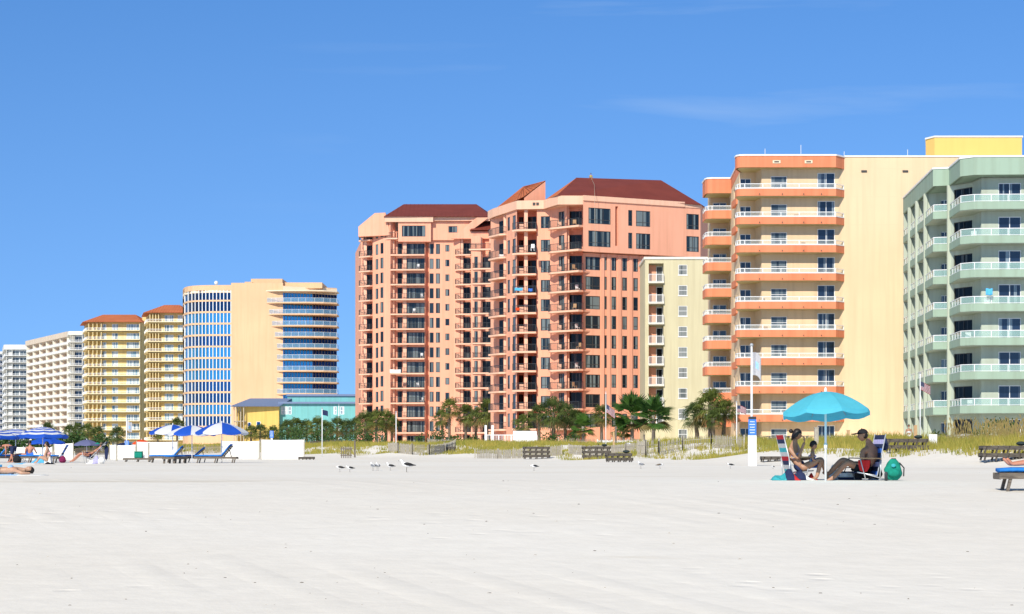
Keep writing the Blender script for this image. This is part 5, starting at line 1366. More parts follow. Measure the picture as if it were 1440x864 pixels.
# child on her lap
ch_J = dict(pelvis=q(1142,650), waist=q(1142,645), chest=q(1142,639), neck=q(1143,633), skull=q(1143,630),
    shL=q(1141,638,-.10), elL=q(1141,646,-.16), wrL=q(1147,649,-.13), shR=q(1143,638,.10), elR=q(1143,646,.14), wrR=q(1149,648,.1),
    hipL=q(1144,651,-.06), knL=q(1154,646,-.10), anL=q(1157,656,-.11), toL=q(1160,659,-.12), hipR=q(1144,651,.06), knR=q(1154,647,.08), anR=q(1158,657,.08), toR=q(1161,659,.08))
ch_rad = {n: v*.55 for n, v in RAD.items()}; ch_rad['chest'] = .085; ch_rad['waist'] = .075; ch_rad['pelvis'] = .08
for n in ('neck','skull'): ch_rad[n] = .035
r, Mx, hc = person('small dark haired child in pale blue sitting on the lap of the woman', (GX,Y0-.02,GZ), ch_J, q(1143.5,626.5,-.01), (.8,-.6,-.25), (0,0,1), 'skin_tan', hs=.185, chest=ch_rad,
    hands=((ch_J['wrL'],(1,0,-.1),(0,-.2,1),.5,1),), clothes=((('pelvis','hipL','hipR'),.012,'cloth_blue','shorts'),(('waist','chest'),.012,'cloth_lavender','shirt')))
chair('beach chair with red, white and teal stripes, carrying the woman and child', (GX-.11,Y0+.10,GZ), (q(1148,662), q(1118,666)), q(1104,612), ['sling_red','sling_white','cloth_teal','sling_white','cloth_navy'], turn=R(9))
chair('beach chair with a dark blue printed sling, carrying the man in the cap', LOC, (q(1196,664), q(1226,669)), q(1239,612), ['cloth_navy','cloth_navy','cloth_blue','cloth_navy','cloth_lavender'], turn=R(14))
# things lying round the chairs
def draped(name, label, cat, px, d, w_, dp, h, mats, seed, nfold=5):
    rnd = random.Random(seed); x = PX(px,d); z = tz(x,d); root = None; mb = MB(); n, m = 14, 10; vs = []
    for j in range(m+1):
        for i in range(n+1):
            u, v = i/n, j/m; e = math.sin(math.pi*u)**.5*math.sin(math.pi*v)**.5
            hh = h*e*(.55+.25*math.sin(u*nfold*2+seed)+.25*math.sin(v*5+u*4+seed*2)+rnd.uniform(-.05,.05))
            vs.append((x+(u-.5)*w_*(1+.1*math.sin(v*6+seed)), d+(v-.5)*dp, z+max(.008,hh)))
    fs = [(j*(n+1)+i, j*(n+1)+i+1, (j+1)*(n+1)+i+1, (j+1)*(n+1)+i) for j in range(m) for i in range(n)]
    mb.add(vs, fs); mb.m = [int((k % n)/n*len(mats)*1.0) % len(mats) for k in range(len(fs))]
    o = mb.build(name, [M[x_] for x_ in mats], None, smooth=True)
    md = o.modifiers.new('thick','SOLIDIFY'); md.thickness = .012
    # put the origin on the sand
    off = Vector((x,d,z)); o.data.transform(Matrix.Translation(-off)); o.location = off
    return tag(o, label, cat)
draped('beach_towel','crumpled teal and navy towel on the sand left of the striped chair','towel',1104,41.75,.55,.5,.26,['cloth_teal','cloth_teal','cloth_navy','cloth_red'],1)
draped('beach_towel','heaped white towel beneath the striped chair','towel',1122,42.0,.62,.5,.2,['cloth_white','cloth_navy','cloth_white'],2)
draped('beach_towel','bright red cloth on the sand by the feet of the woman','towel',1141,42.3,.26,.3,.2,['cloth_red'],3)
draped('beach_towel','white towel with folds lying between the two pairs of feet','towel',1174,42.7,.36,.35,.4,['cloth_white'],4)
draped('beach_towel','red towel hanging over the side of the blue beach chair','towel',1216,41.55,.2,.1,.02,['cloth_red'],5)
o = bpy.data.objects[-1] if False else None
def hang(px, row0, row1, w_, y, mat, name, label, cat):
    mb = MB(); x = PX(px,y); n = 8; vs = []
    z0, z1 = PZ(row0,y), PZ(row1,y)
    for j in range(7):
        t = j/6
        for i in range(n+1):
            u = i/n-.5; ww = w_*(1-.35*t*t); vs.append((x+u*ww, y+.02*math.sin(u*14+t*2), z0+(z1-z0)*t*(1-.18*abs(u)*2)))
    mb.add(vs, [(j*(n+1)+i, j*(n+1)+i+1, (j+1)*(n+1)+i+1, (j+1)*(n+1)+i) for j in range(6) for i in range(n)])
    o = mb.build(name, M[mat], None, smooth=True); off = Vector((x,y,z0)); o.data.transform(Matrix.Translation(-off)); o.location = off
    md = o.modifiers.new('thick','SOLIDIFY'); md.thickness = .02
    return tag(o, label, cat)
for o in [x for x in bpy.data.objects if x.get('label','').startswith('red towel hanging')]: bpy.data.objects.remove(o)
hang(1215,647,665,.25,41.77,'cloth_red','beach_towel','bright red towel hanging over the side of the blue beach chair','towel')
def cooler():
    d = 42.5; x = PX(1195,d); z = tz(x,d); root = thing('beach_bag','white and navy striped bag on the sand beneath the legs of the man','bag',(x,d,z))
    b = MB()
    for i, m_ in enumerate((1,0,1)): b.box(-.24+.0*i,-.14,[0,.055,.15][i],.24,.14,[.055,.15,.18][i],m_)
    o = b.build('bag_body', [M['cloth_white'],M['cloth_navy']], root, local=True)
    bv = o.modifiers.new('b','BEVEL'); bv.width = .01
    h_ = MB(); h_.tube([(-.12,0,.17),(-.08,0,.26),(.08,0,.26),(.12,0,.17)],.012,6); h_.build('handle', M['cloth_navy'], root, local=True)
cooler()
def soft_bag(name, label, cat, px, d, w_, h, mat, dep=.28, strap='cloth_black', straps=True):
    x = PX(px,d); z = tz(x,d); root = thing(name, label, cat, (x,d,z)); mb = MB(); seg, rings = 20, 14; vs = []; fs = []
    for i in range(rings+1):
        t = i/rings; r_ = math.sin(math.pi*min(1,max(0,t*.9+.05)))**.45*(1-.38*t)
        for k in range(seg):
            a = 2*math.pi*k/seg; wr = 1+.06*math.sin(a*5+t*9)+.04*math.sin(a*3-t*15)
            vs.append((math.cos(a)*w_/2*r_*wr, math.sin(a)*dep/2*r_*wr, h*t+.01))
    for i in range(rings):
        for k in range(seg): a = i*seg+k; b_ = i*seg+(k+1)%seg; fs.append((a,b_,b_+seg,a+seg))
    mb.add(vs, fs); mb.build('bag_body', M[mat], root, smooth=True, local=True)
    p_ = MB(); p_.ball((-.01,-dep*.45,h*.36),(w_*.3,.07,h*.2),12,8); p_.build('front_pocket', M[mat], root, smooth=True, local=True)
    if straps:
        s_ = MB(); s_.tube([(w_*.3,0,h*.85),(w_*.52,0,h*.6),(w_*.5,0,h*.2)],.014,6); s_.build('strap', M[strap], root, local=True)
        s_ = MB(); s_.tube([(-.05,0,h*.9),(-.03,0,h*1.04),(.05,0,h*1.04),(.07,0,h*.9)],.012,6); s_.build('handle', M[strap], root, local=True)
        e_ = MB(); e_.ball((-.02,-dep*.5,h*.72),(.05,.012,.04),10,6); e_.build('badge', M['cloth_teal'], root, local=True)
soft_bag('backpack','emerald green backpack standing on the sand behind the man','backpack',1256,41.9,.44,.44,'cloth_green')
soft_bag('beach_bag','black bag under the blue beach chair','bag',1229,42.5,.42,.36,'cloth_black',straps=False)
soft_bag('beach_bag','small black bag hung on the back of the blue beach chair','bag',1243,42.35,.001+.2,.3,'cloth_navy',straps=False)
bpy.data.objects[[o.name for o in bpy.data.objects if o.get('label','').startswith('small black bag')][0]].location.z += .62
mb = MB(); mb.tube([(0,0,0),(0,0,.15),(0,0,.17),(0,0,.19)],[.033,.036,.028,.03],12); o = mb.build('drink_cup', M['dark_metal'], None, smooth=True); o.location = (PX(1247,42.8),42.8,tz(PX(1247,42.8),42.8)+.35); tag(o,'dark drink cup just above the green backpack','cup')
o.location = (PX(1246,41.5),41.5,tz(PX(1246,41.5),41.5))

# ================================================================ umbrellas
def brolly_mat(name, col, tr=.35, spec=.25):
    m, nt, b = nm(name); f = ramp(nt, noise(nt, 3, 3), .3, .7); c = mixrgb(nt, f, c4(col,.94), c4(col,1.05)); nt.links.new(c, b.inputs['Base Color'])
    b.inputs['Roughness'].default_value = .6; b.inputs['Specular IOR Level'].default_value = spec
    t = nt.nodes.new('ShaderNodeBsdfTranslucent'); nt.links.new(c, t.inputs['Color']); mx = nt.nodes.new('ShaderNodeMixShader'); mx.inputs[0].default_value = tr
    nt.links.new(b.outputs[0], mx.inputs[1]); nt.links.new(t.outputs[0], mx.inputs[2]); nt.links.new(mx.outputs[0], nt.nodes['Material Output'].inputs['Surface'])
brolly_mat('canopy_turquoise', (.13,.64,.80), .5); brolly_mat('canopy_blue', (.02,.10,.55), .2); brolly_mat('canopy_white', (.78,.79,.80), .25); brolly_mat('canopy_orange', (.85,.10,.02)); brolly_mat('canopy_navy', (.02,.03,.09), .1); brolly_mat('canopy_slate', (.14,.15,.28), .1)
def umbrella(label, px, d, top, rad, dep, mats, pat, n=8, tilt=0., tdir=0., group=None, val=.10, rz=.2, prad=.02, base_row=None, double=False):
    x = PX(px,d); z = tz(x,d); h = PZ(top,d) - z; root = thing('beach_umbrella', label, 'beach umbrella', (x,d,z), 0, group)
    p_ = MB(); p_.tube([(0,0,-.1),(0,0,h-.05)], prad, 10); 
    p_.tube([(0,0,h*.36),(0,0,h*.42)], prad*1.5, 10); p_.build('pole', M['white_paint'], root, smooth=True, local=True)
    T = Matrix.Rotation(tilt, 4, Vector((math.cos(tdir),math.sin(tdir),0))); O = Vector((0,0,h))
    c = MB(); rr = 8; sub = 4
    def pt(a, t, g):
        # g: 0 at a rib, 1 mid-gore; cloth sags between the ribs
        r_ = rad*t*(1-.055*g*t); zz = -dep*(t**1.75) - .03*rad*g*t
        return O + T.to_3x3() @ Vector((math.cos(a)*r_, math.sin(a)*r_, zz))
    for k in range(n):
        for s_ in range(sub):
            g0, g1 = s_/sub, (s_+1)/sub; a0 = rz+2*math.pi*(k+g0)/n; a1 = rz+2*math.pi*(k+g1)/n
            G0, G1 = math.sin(math.pi*g0), math.sin(math.pi*g1)
            for i in range(rr):
                t0, t1 = i/rr, (i+1)/rr
                mi = (k % 2) if pat == 'gore' else ((i % 2) if pat == 'ring' else 0)
                c.add([pt(a0,t0,G0),pt(a1,t0,G1),pt(a1,t1,G1),pt(a0,t1,G0)], [(0,3,2,1)], mi)
            e0, e1 = pt(a0,1,G0), pt(a1,1,G1); dn = T.to_3x3() @ Vector((0,0,-1))
            mi = (k % 2) if pat == 'gore' else (1 if pat == 'ring' else 0)
            c.add([e0,e1,e1+dn*val*(1-.25*(1-G1)),e0+dn*val*(1-.25*(1-G0))], [(0,3,2,1)], mi)
    cc = c.build('canopy', [M[m_] for m_ in mats], root, smooth=True, local=True)
    for k in range(n):
        a = rz+2*math.pi*k/n; rb = MB(); rb.tube([pt(a,t,0)+Vector((0,0,-.015)) for t in (0.02,.25,.5,.75,1.)], .006*max(1,rad), 5); rb.build('rib', M['grey_metal'], root, local=True)
        st = MB(); st.tube([pt(a,.48,0)+Vector((0,0,-.02)), O+T.to_3x3() @ Vector((0,0,-dep*1.05))], .005*max(1,rad), 5); st.build('strut', M['grey_metal'], root, local=True)
    f_ = MB(); f_.tube([O+Vector((0,0,-.02)), O+Vector((0,0,.05)), O+Vector((0,0,.09))], [.03,.028,.012], 8); f_.build('finial', M['white_paint'], root, local=True)
    return root
umbrella('turquoise beach umbrella over the pair in low chairs', 1161, 41., 551, .93, .42, ['canopy_turquoise'], 'plain', 8, R(5), R(200), val=.10, rz=.18, prad=.024)
gs = 'blue and white panelled umbrellas'
umbrella('leftmost blue and white panelled umbrella', 243, 112, 597.5, 1.32, .42, ['canopy_blue','canopy_white'], 'gore', 8, group=gs, rz=.10, val=.12, prad=.025)
umbrella('middle blue and white panelled umbrella', 270, 110, 598.5, 1.34, .44, ['canopy_blue','canopy_white'], 'gore', 8, group=gs, rz=.90, val=.12, prad=.025)
umbrella('rightmost blue and white panelled umbrella, its white panels facing right', 312, 107, 594.5, 1.42, .52, ['canopy_blue','canopy_white'], 'gore', 8, group=gs, rz=.15, val=.12, prad=.025)
gt = 'blue and white striped umbrellas'
umbrella('largest blue and white striped umbrella over the sunbathers', 60, 112, 600.5, 1.42, .52, ['canopy_white','canopy_blue'], 'ring', 8, group=gt, rz=.3, val=.12, prad=.025)
umbrella('striped umbrella half behind the largest striped one', 22, 118, 603.5, 1.45, .42, ['canopy_white','canopy_blue'], 'ring', 8, group=gt, rz=.1, val=.12, prad=.025)
umbrella('striped umbrella cut off by the left edge', -8, 110, 604, 1.4, .42, ['canopy_white','canopy_blue'], 'ring', 8, group=gt, rz=.5, val=.12, prad=.025)
umbrella('plain royal blue umbrella beneath the largest striped umbrella', 66, 124, 615.5, 1.15, .3, ['canopy_blue'], 'plain', 8, rz=.5, val=.1, prad=.025)
umbrella('slate grey umbrella behind the reclining sunbather', 122, 158, 618.5, 1.05, .38, ['canopy_slate'], 'plain', 8, rz=.5, val=.1, prad=.025)
umbrella('small orange umbrella behind the white screens', 199, 166, 618.5, .78, .30, ['canopy_orange'], 'plain', 8, rz=.5, val=.1, prad=.025)
umbrella('dark navy umbrella peeking over the white screen by the white flagpole', 175, 172, 622.5, .72, .22, ['canopy_navy'], 'plain', 8, rz=.5, val=.08, prad=.025)

# ================================================================ loungers
def make_lounger(label, x, y, rz=0, cushion=None, back=0., group=None, legs=True, pillow=None, h=.34, L=1.95, z=None, pile=0):
    zz = tz(x,y) if z is None else z
    root = thing('sun_lounger', label, 'sun lounger', (x,y,zz), rz, group); W_ = .66; m_ = M['dark_wood' if pile else 'weathered_wood']
    for sy in (-1,1):
        r_ = MB(); r_.box(-L/2,sy*W_/2-.02,h-(.17 if pile else .11),L/2,sy*W_/2+.02,h); r_.build('side_rail', m_, root, local=True)
        for sx in ((-.9,-.45,0,.45,.9) if pile else (-.82,0,.82)):
            l_ = MB(); l_.bar((sx*L/2-.03,sy*(W_/2-.045),0),(sx*L/2+.05,sy*(W_/2-.045),h-.02),.05,.13 if pile else .10,up=(0,1,0)); l_.build('leg', m_, root, local=True)
    s_ = MB(); n = 15
    xb = L*.16
    for k in range(n):
        xx = -L/2+.07+k*(L-.14)/(n-1)
        if back and xx > xb: continue
        s_.box(xx-.045,-W_/2+.021,h-.028,xx+.045,W_/2-.021,h-.006)
    s_.box(-L/2,-W_/2+.02,h-.12,-L/2+.035,W_/2-.02,h-.03); s_.box(L/2-.035,-W_/2+.02,h-.12,L/2,W_/2-.02,h-.03)
    s_.build('slat_bed', m_, root, local=True)
    c_, s__ = math.cos(back), math.sin(back); lb = L/2-xb
    if back:
        b_ = MB()
        for k in range(6):
            f = (k+.5)/6*lb; b_.bar((xb+c_*f,-W_/2+.06,h+s__*f),(xb+c_*f,W_/2-.06,h+s__*f),.08,.02,up=(-s__,0,c_))
        for sy in (-1,1): b_.bar((xb,sy*(W_/2-.08),h-.02),(xb+c_*lb,sy*(W_/2-.08),h-.02+s__*lb),.035,.04)
        b_.bar((xb+c_*lb*.7,0,h+s__*lb*.7-.03),(xb+c_*lb*.7+.12,0,h-.05),.04); b_.build('back_frame', m_, root, local=True)
    if cushion:
        def pad(a, b, t, name):
            a = Vector(a); b = Vector(b); d = (b-a).normalized(); nn = Vector((-d.z,0,d.x)); mb = MB(); n_ = 8; vs = []
            L_ = (b-a).length
            for i in range(n_+1):
                q0 = a+d*L_*i/n_; e = .85 if i in (0,n_) else 1.
                for (yy,hh) in ((-.30,.25),(-.31,.7),(-.27,1.),(0,1.06),(.27,1.),(.31,.7),(.30,.25),(0,.0)):
                    vs.append(q0+Vector((0,yy*e,0))+nn*(t*hh*e+.004)*(1+.06*math.sin(i*2.6+yy*9)))
            fs = [(i*8+k,i*8+(k+1)%8,(i+1)*8+(k+1)%8,(i+1)*8+k) for i in range(n_) for k in range(8)]+[tuple(range(8))[::-1],tuple(n_*8+k for k in range(8))]
            mb.add(vs, fs); return mb.build(name, M[cushion], root, smooth=True, local=True)
        pad((-L/2+.03,0,h),(xb if back else L/2-.03,0,h),.09,'cushion')
        if back: pad((xb,0,h+.02),(xb+c_*lb*1.02,0,h+.02+s__*lb*1.02),.09,'back_cushion')
    if pillow:
        p_ = MB(); p_.ball((L*.3,0,h+.09),(.2,.26,.09),12,8); p_.build('folded_pad', M[pillow], root, smooth=True, local=True)
    return root
gb = 'loungers with royal blue cushions'
make_lounger('blue cushioned lounger with raised back beneath the leftmost panelled umbrella', PX(237,112), 112, R(4), 'cushion_blue', R(48), gb, L=2.15)
make_lounger('blue cushioned lounger under the middle panelled umbrella, farthest of the three', PX(266,113.5), 113.5, R(8), 'cushion_blue', R(40), gb, L=2.15)
make_lounger('blue cushioned lounger with steep back beneath the rightmost panelled umbrella', PX(304,107), 107, R(-3), 'cushion_blue', R(50), gb, L=2.3)
make_lounger('blue cushioned lounger seen end on, in front of the leftmost panelled umbrella', PX(246,104.5), 104.5, R(75), 'cushion_blue', 0, gb, L=1.7)
make_lounger('low bare lounger left of the panelled umbrellas, holding a dark green box', PX(194,120), 120, R(3), None, 0, L=1.7, h=.24)
b = MB(); b.box(-.24,-.2,0,.24,.2,.34); b.box(-.26,-.22,.34,.26,.22,.40); o = b.build('storage_box', M['cloth_green'], None); o.location = (PX(195,120),120,tz(PX(195,120),120)+.24)
bv = o.modifiers.new('b','BEVEL'); bv.width = .03; tag(o, 'dark green box on the low bare lounger', 'box')
make_lounger('blue lounger at the left edge beneath the bending man', PX(14,111), 111, R(2), 'cushion_blue', 0, 'blue loungers under the striped umbrellas', L=2.7)
make_lounger('blue lounger beneath the sunbathers in the middle of the striped umbrellas', PX(52,109), 109, R(-2), 'cushion_blue', 0, 'blue loungers under the striped umbrellas', L=2.4)
make_lounger('blue lounger with raised back at the far left edge', PX(-8,116), 116, R(10), 'cushion_blue', R(50), 'blue loungers under the striped umbrellas', L=2.4)
def sling(label, px, d, face=1, k=1., mats=('cloth_blue','cloth_blue','cloth_navy')):
    x = PX(px,d); return chair(label, (x,d,tz(x,d)), ((-.3*face*k,0,.3),(.1*face*k,0,.2)), (.55*face*k,0,.95*k), list(mats))
sling('blue beach chair standing behind the woman in pink', 81, 112, 1, 1.05)
sling('small blue beach chair behind the sitting man', 30, 118, 1, .9)
# stacks of bare frames
def stack(px, d, n, rz, labels, group, pads=None, L=1.95, h=.30):
    x = PX(px,d); z = tz(x,d)
    for i in range(n):
        make_lounger(labels[i], x+random.uniform(-.05,.05), d+random.uniform(-.03,.03), rz+R(random.uniform(-2,2)), None, 0, group, L=L, h=h, z=z+i*(h+.005), pile=1, pillow=(pads if i == n-1 else None))
gk = 'stacked wooden loungers along the dune'
ords = ('bottom','middle','top')
stack(755,147,3,R(8),['%s lounger of the leftmost tall stack on the sand' % o for o in ords], gk)
stack(839,139,3,R(8),['%s lounger of the middle stack, behind the other stack' % o for o in ords], gk, 'cushion_dark')
stack(871,112,2,R(6),['bottom lounger of the stack beside the dark slat fence','top lounger of the stack beside the dark slat fence'], gk, 'cushion_dark', L=1.45, h=.25)
stack(626,190,2,R(6),['bottom lounger of the small far stack below the tall thin palm','top lounger of the small far stack below the tall thin palm'], gk)
stack(1275,95,2,R(5),['bottom lounger of the stack right of the backpack','top lounger of the stack right of the backpack, with a dark pad'], gk, 'cushion_dark', L=2.0)
stack(1091,98,1,R(3),['single low lounger with a dark pad left of the striped chair'], gk, 'cushion_dark', L=1.5, h=.26)
stack(1414,82,2,R(4),['bottom lounger of the stack behind the sunbathing feet','top lounger of the stack behind the sunbathing feet'], gk, 'cushion_dark', L=2.1)
stack(431,150,1,R(0),['low bare lounger right of the white screens'], gk, L=1.2, h=.22)
# ---- nearest lounger at the right edge, with somebody lying on it
d_ = 36.3; xr = PX(1402,d_)+1.0
make_lounger('weathered lounger at the right edge, nearest one, under the bare feet', xr, d_, R(-4), 'cushion_blue', 0, L=2.0, h=.33)
LZ = tz(xr,d_)+.33+.10
lie = dict(pelvis=(1.05,0,.11), waist=(1.25,0,.11), chest=(1.45,0,.13), neck=(1.68,0,.12), skull=(1.74,0,.12), shL=(1.52,-.17,.12), elL=(1.3,-.3,.06), wrL=(1.05,-.28,.04), shR=(1.52,.17,.12), elR=(1.3,.3,.06), wrR=(1.05,.28,.04),
    hipL=(.98,-.09,.10), knL=(.55,-.11,.10), anL=(.13,-.11,.055), toL=(.02,-.14,.17), hipR=(.98,.09,.10), knR=(.55,.11,.11), anR=(.13,.10,.055), toR=(.02,.13,.17))
person('person lying on the nearest lounger, only bare feet and shins in view', (xr-.88, d_, LZ), lie, (1.83,0,.13), (0,0,1), (1,0,0), 'skin_red', hs=.23, clothes=((('pelvis','hipL','hipR'),.015,'cloth_navy','shorts'),))
# ---- the left hand group
def place(px, d): x = PX(px,d); return (x, d, tz(x,d))
bend = dict(pelvis=(.25,0,.88), waist=(.12,0,.98), chest=(-.12,0,1.02), neck=(-.32,0,.98), skull=(-.38,0,.95), shL=(-.15,-.16,1.0), elL=(-.10,-.2,.70), wrL=(-.12,-.16,.46), shR=(-.15,.16,1.0), elR=(-.2,.2,.72), wrR=(-.22,.18,.48),
    hipL=(.24,-.09,.84), knL=(.20,-.13,.46), anL=(.30,-.14,.07), toL=(.14,-.16,.03), hipR=(.26,.09,.84), knR=(.16,.12,.47), anR=(.02,.13,.07), toR=(-.14,.14,.03))
person('shirtless man in dark shorts bending over a blue lounger', place(12,108.5), bend, (-.44,0,.93), (-.6,0,-.8), (-.8,0,.6), 'skin_red', k=.95, clothes=((('pelvis','hipL','hipR','knL','knR'),.02,'cloth_navy','shorts'),), hands=(((-.12,-.16,.46),(0,0,-1),(1,0,0),.3,1),))
sitb = dict(pelvis=(0,0,.42), waist=(.02,-.02,.58), chest=(.02,0,.78), neck=(.0,0,.96), skull=(0,0,1.0), shL=(-.18,-.02,.84), elL=(-.24,-.05,.6), wrL=(-.2,.1,.45), shR=(.2,.0,.84), elR=(.3,.05,.62), wrR=(.35,.2,.5),
    hipL=(-.12,0,.42), knL=(-.62,.05,.44), anL=(-1.0,.05,.42), toL=(-1.08,.05,.5), hipR=(.1,.05,.42), knR=(-.55,.2,.48), anR=(-.95,.2,.43), toR=(-1.02,.2,.52))
person('bare backed man sitting on the blue lounger with legs stretched left', place(42,109), sitb, (0,0,1.1), (.3,.9,-.1), (0,0,1), 'skin_red', clothes=((('pelvis','hipL','hipR'),.02,'cloth_blue','shorts'),))
sitw = dict(pelvis=(0,0,.17), waist=(-.02,0,.33), chest=(-.05,0,.52), neck=(-.09,0,.69), skull=(-.1,0,.73), shL=(-.07,-.15,.58), elL=(-.14,-.2,.36), wrL=(-.05,-.15,.18), shR=(-.05,.15,.58), elR=(-.2,.2,.4), wrR=(-.3,.14,.28),
    hipL=(-.03,-.1,.15), knL=(-.38,-.16,.28), anL=(-.5,-.12,.06), toL=(-.6,-.12,.03), hipR=(-.03,.1,.15), knR=(-.4,.14,.3), anR=(-.58,.1,.06), toR=(-.68,.1,.03))
person('woman in pink top and white bottoms sitting on the sand under the striped umbrella', place(69,105), sitw, (-.1,0,.83), (-.9,-.3,-.2), (0,0,1), 'skin_fair', k=1.22, long_=.7, clothes=((('waist','chest'),.016,'cloth_pink','bikini_top'),(('pelvis','hipL','hipR'),.016,'cloth_white','bikini_bottom')))
rec = dict(pelvis=(.1,0,.42), waist=(.25,0,.50), chest=(.42,0,.64), neck=(.56,0,.80), skull=(.6,0,.84), shL=(.42,-.17,.68), elL=(.2,-.24,.52), wrL=(-.02,-.2,.5), shR=(.44,.17,.68), elR=(.26,.24,.52), wrR=(.05,.2,.48),
    hipL=(.02,-.1,.42), knL=(-.42,-.12,.50), anL=(-.78,-.12,.16), toL=(-.92,-.14,.08), hipR=(.02,.1,.42), knR=(-.38,.12,.52), anR=(-.7,.12,.2), toR=(-.84,.12,.1))
person('sunburnt person reclining in the patterned chair, feet to the left', place(125,103), rec, (.64,0,.93), (-.75,0,.55), (.5,0,.8), 'skin_red', k=1.06, clothes=((('pelvis','hipL','hipR'),.018,'cloth_navy','swimwear'),), hands=(((-.02,-.2,.5),(-1,0,0),(0,0,1),.3,1),))
x_, y_, z_ = place(125,103)
chair('black and white patterned beach chair under the reclining sunbather', (x_,y_,z_), ((-.35,0,.40),(.12,0,.30)), (.95,0,1.12), ['cloth_black','cloth_white','cloth_navy','cloth_white'])
tb = hang(149.5,628,648,.2,103,'cloth_navy','beach_towel','dark blue towel hanging behind the reclining sunbather','towel')
x2, y2, z2 = place(137,102.6)
draped('beach_towel','white patterned towel heaped beneath the reclining sunbather','towel',134,102.4,.8,.5,.42,['cloth_white','cloth_lavender','cloth_white'],8)
draped('beach_towel','green towel over the headrest of the patterned chair','towel',137.5,103.2,.35,.3,.1,['cloth_green'],9)
for o in [x for x in bpy.data.objects if x.get('label','').startswith('green towel over')]: o.location = (PX(138,103),103,tz(PX(138,103),103)+1.02)
draped('beach_towel','aqua towel spread on the sand below the blue loungers','towel',36,98.5,1.3,1.2,.10,['cloth_aqua','cloth_white'],10)
draped('beach_towel','dark towel on the sand beside the woman in pink','towel',69,98.0,.5,.8,.12,['cloth_black'],11)
lieL = dict(pelvis=(-.35,0,.12), waist=(-.15,0,.12), chest=(.08,0,.14), neck=(.3,0,.13), skull=(.36,0,.13), shL=(.12,-.18,.12), elL=(.32,-.32,.06), wrL=(.52,-.2,.05), shR=(.12,.18,.12), elR=(.35,.3,.08), wrR=(.5,.15,.06),
    hipL=(-.42,-.1,.11), knL=(-.85,-.12,.12), anL=(-1.25,-.14,.06), toL=(-1.38,-.15,.04), hipR=(-.42,.1,.11), knR=(-.85,.12,.12), anR=(-1.25,.14,.06), toR=(-1.38,.15,.04))
person('sunbather in a light blue top lying on the sand at the bottom left', place(17,51), lieL, (.45,-.03,.14), (.3,-.6,.6), (1,0,.1), 'skin_fair', k=1.0, clothes=((('waist','chest'),.02,'cloth_sky','top'),(('pelvis','hipL','hipR'),.02,'cloth_aqua','swim_shorts')), long_=.2)
draped('beach_towel','pale towel beneath the sunbather lying at the bottom left','towel',6,51,2.1,.8,.03,['cloth_white','cloth_sky','cloth_white'],12,2)
# tiny figure near the green building and the roof worker
stand = dict(pelvis=(0,0,.92), waist=(0,0,1.05), chest=(0,0,1.28), neck=(0,0,1.46), skull=(0,0,1.52), shL=(-.18,0,1.38), elL=(-.24,0,1.1), wrL=(-.22,-.1,.88), shR=(.18,0,1.38), elR=(.24,0,1.1), wrR=(.22,-.1,.88),
    hipL=(-.09,0,.88), knL=(-.11,-.02,.48), anL=(-.11,.02,.08), toL=(-.12,-.12,.03), hipR=(.09,0,.88), knR=(.11,-.02,.48), anR=(.11,.02,.08), toR=(.12,-.12,.03))
tp = place(1278,152)
person('distant person in white standing on the boardwalk before the sage green building', (tp[0],tp[1],tp[2]+.05), stand, (0,0,1.64), (0,-1,0), (0,0,1), 'skin_tan', clothes=((('waist','chest'),.03,'cloth_white','shirt'),(('pelvis','hipL','hipR','knL','knR'),.02,'cloth_white','trousers')))
plain('hi_vis', (.62,.75,.05), .7, .2)
sq = dict(stand); sq.update(pelvis=(0,0,.3), waist=(0,0,.45), chest=(0,0,.66), neck=(0,0,.84), skull=(0,0,.9), shL=(-.18,0,.76), elL=(-.3,-.1,.5), wrL=(-.25,-.3,.35), shR=(.18,0,.76), elR=(.3,-.1,.5), wrR=(.25,-.3,.35), hipL=(-.1,-.05,.28), knL=(-.3,-.4,.3), anL=(-.28,-.7,-.1), toL=(-.28,-.82,-.16), hipR=(.1,-.05,.28), knR=(.3,-.4,.3), anR=(.28,-.7,-.1), toR=(.28,-.82,-.16))
xx = PX(831,314)
person('tiny worker in a lime vest sitting on the ridge of the red roof', (xx,314.2,42.85), sq, (0,0,1.02), (0,-1,0), (0,0,1), 'skin_tan', k=.95, clothes=((('waist','chest'),.10,'hi_vis','vest'),))
rp = MB(); rp.tube([(xx,313.2,43.0),(xx+.25,306.5,41.0),(PX(836,299.2),299.0,38.75),(PX(837,299),299.0,31.)], .02, 5); o = rp.build('safety_rope', M['tan_wood'], None); tag(o, 'thin rope running down the red roof from the worker', 'rope')

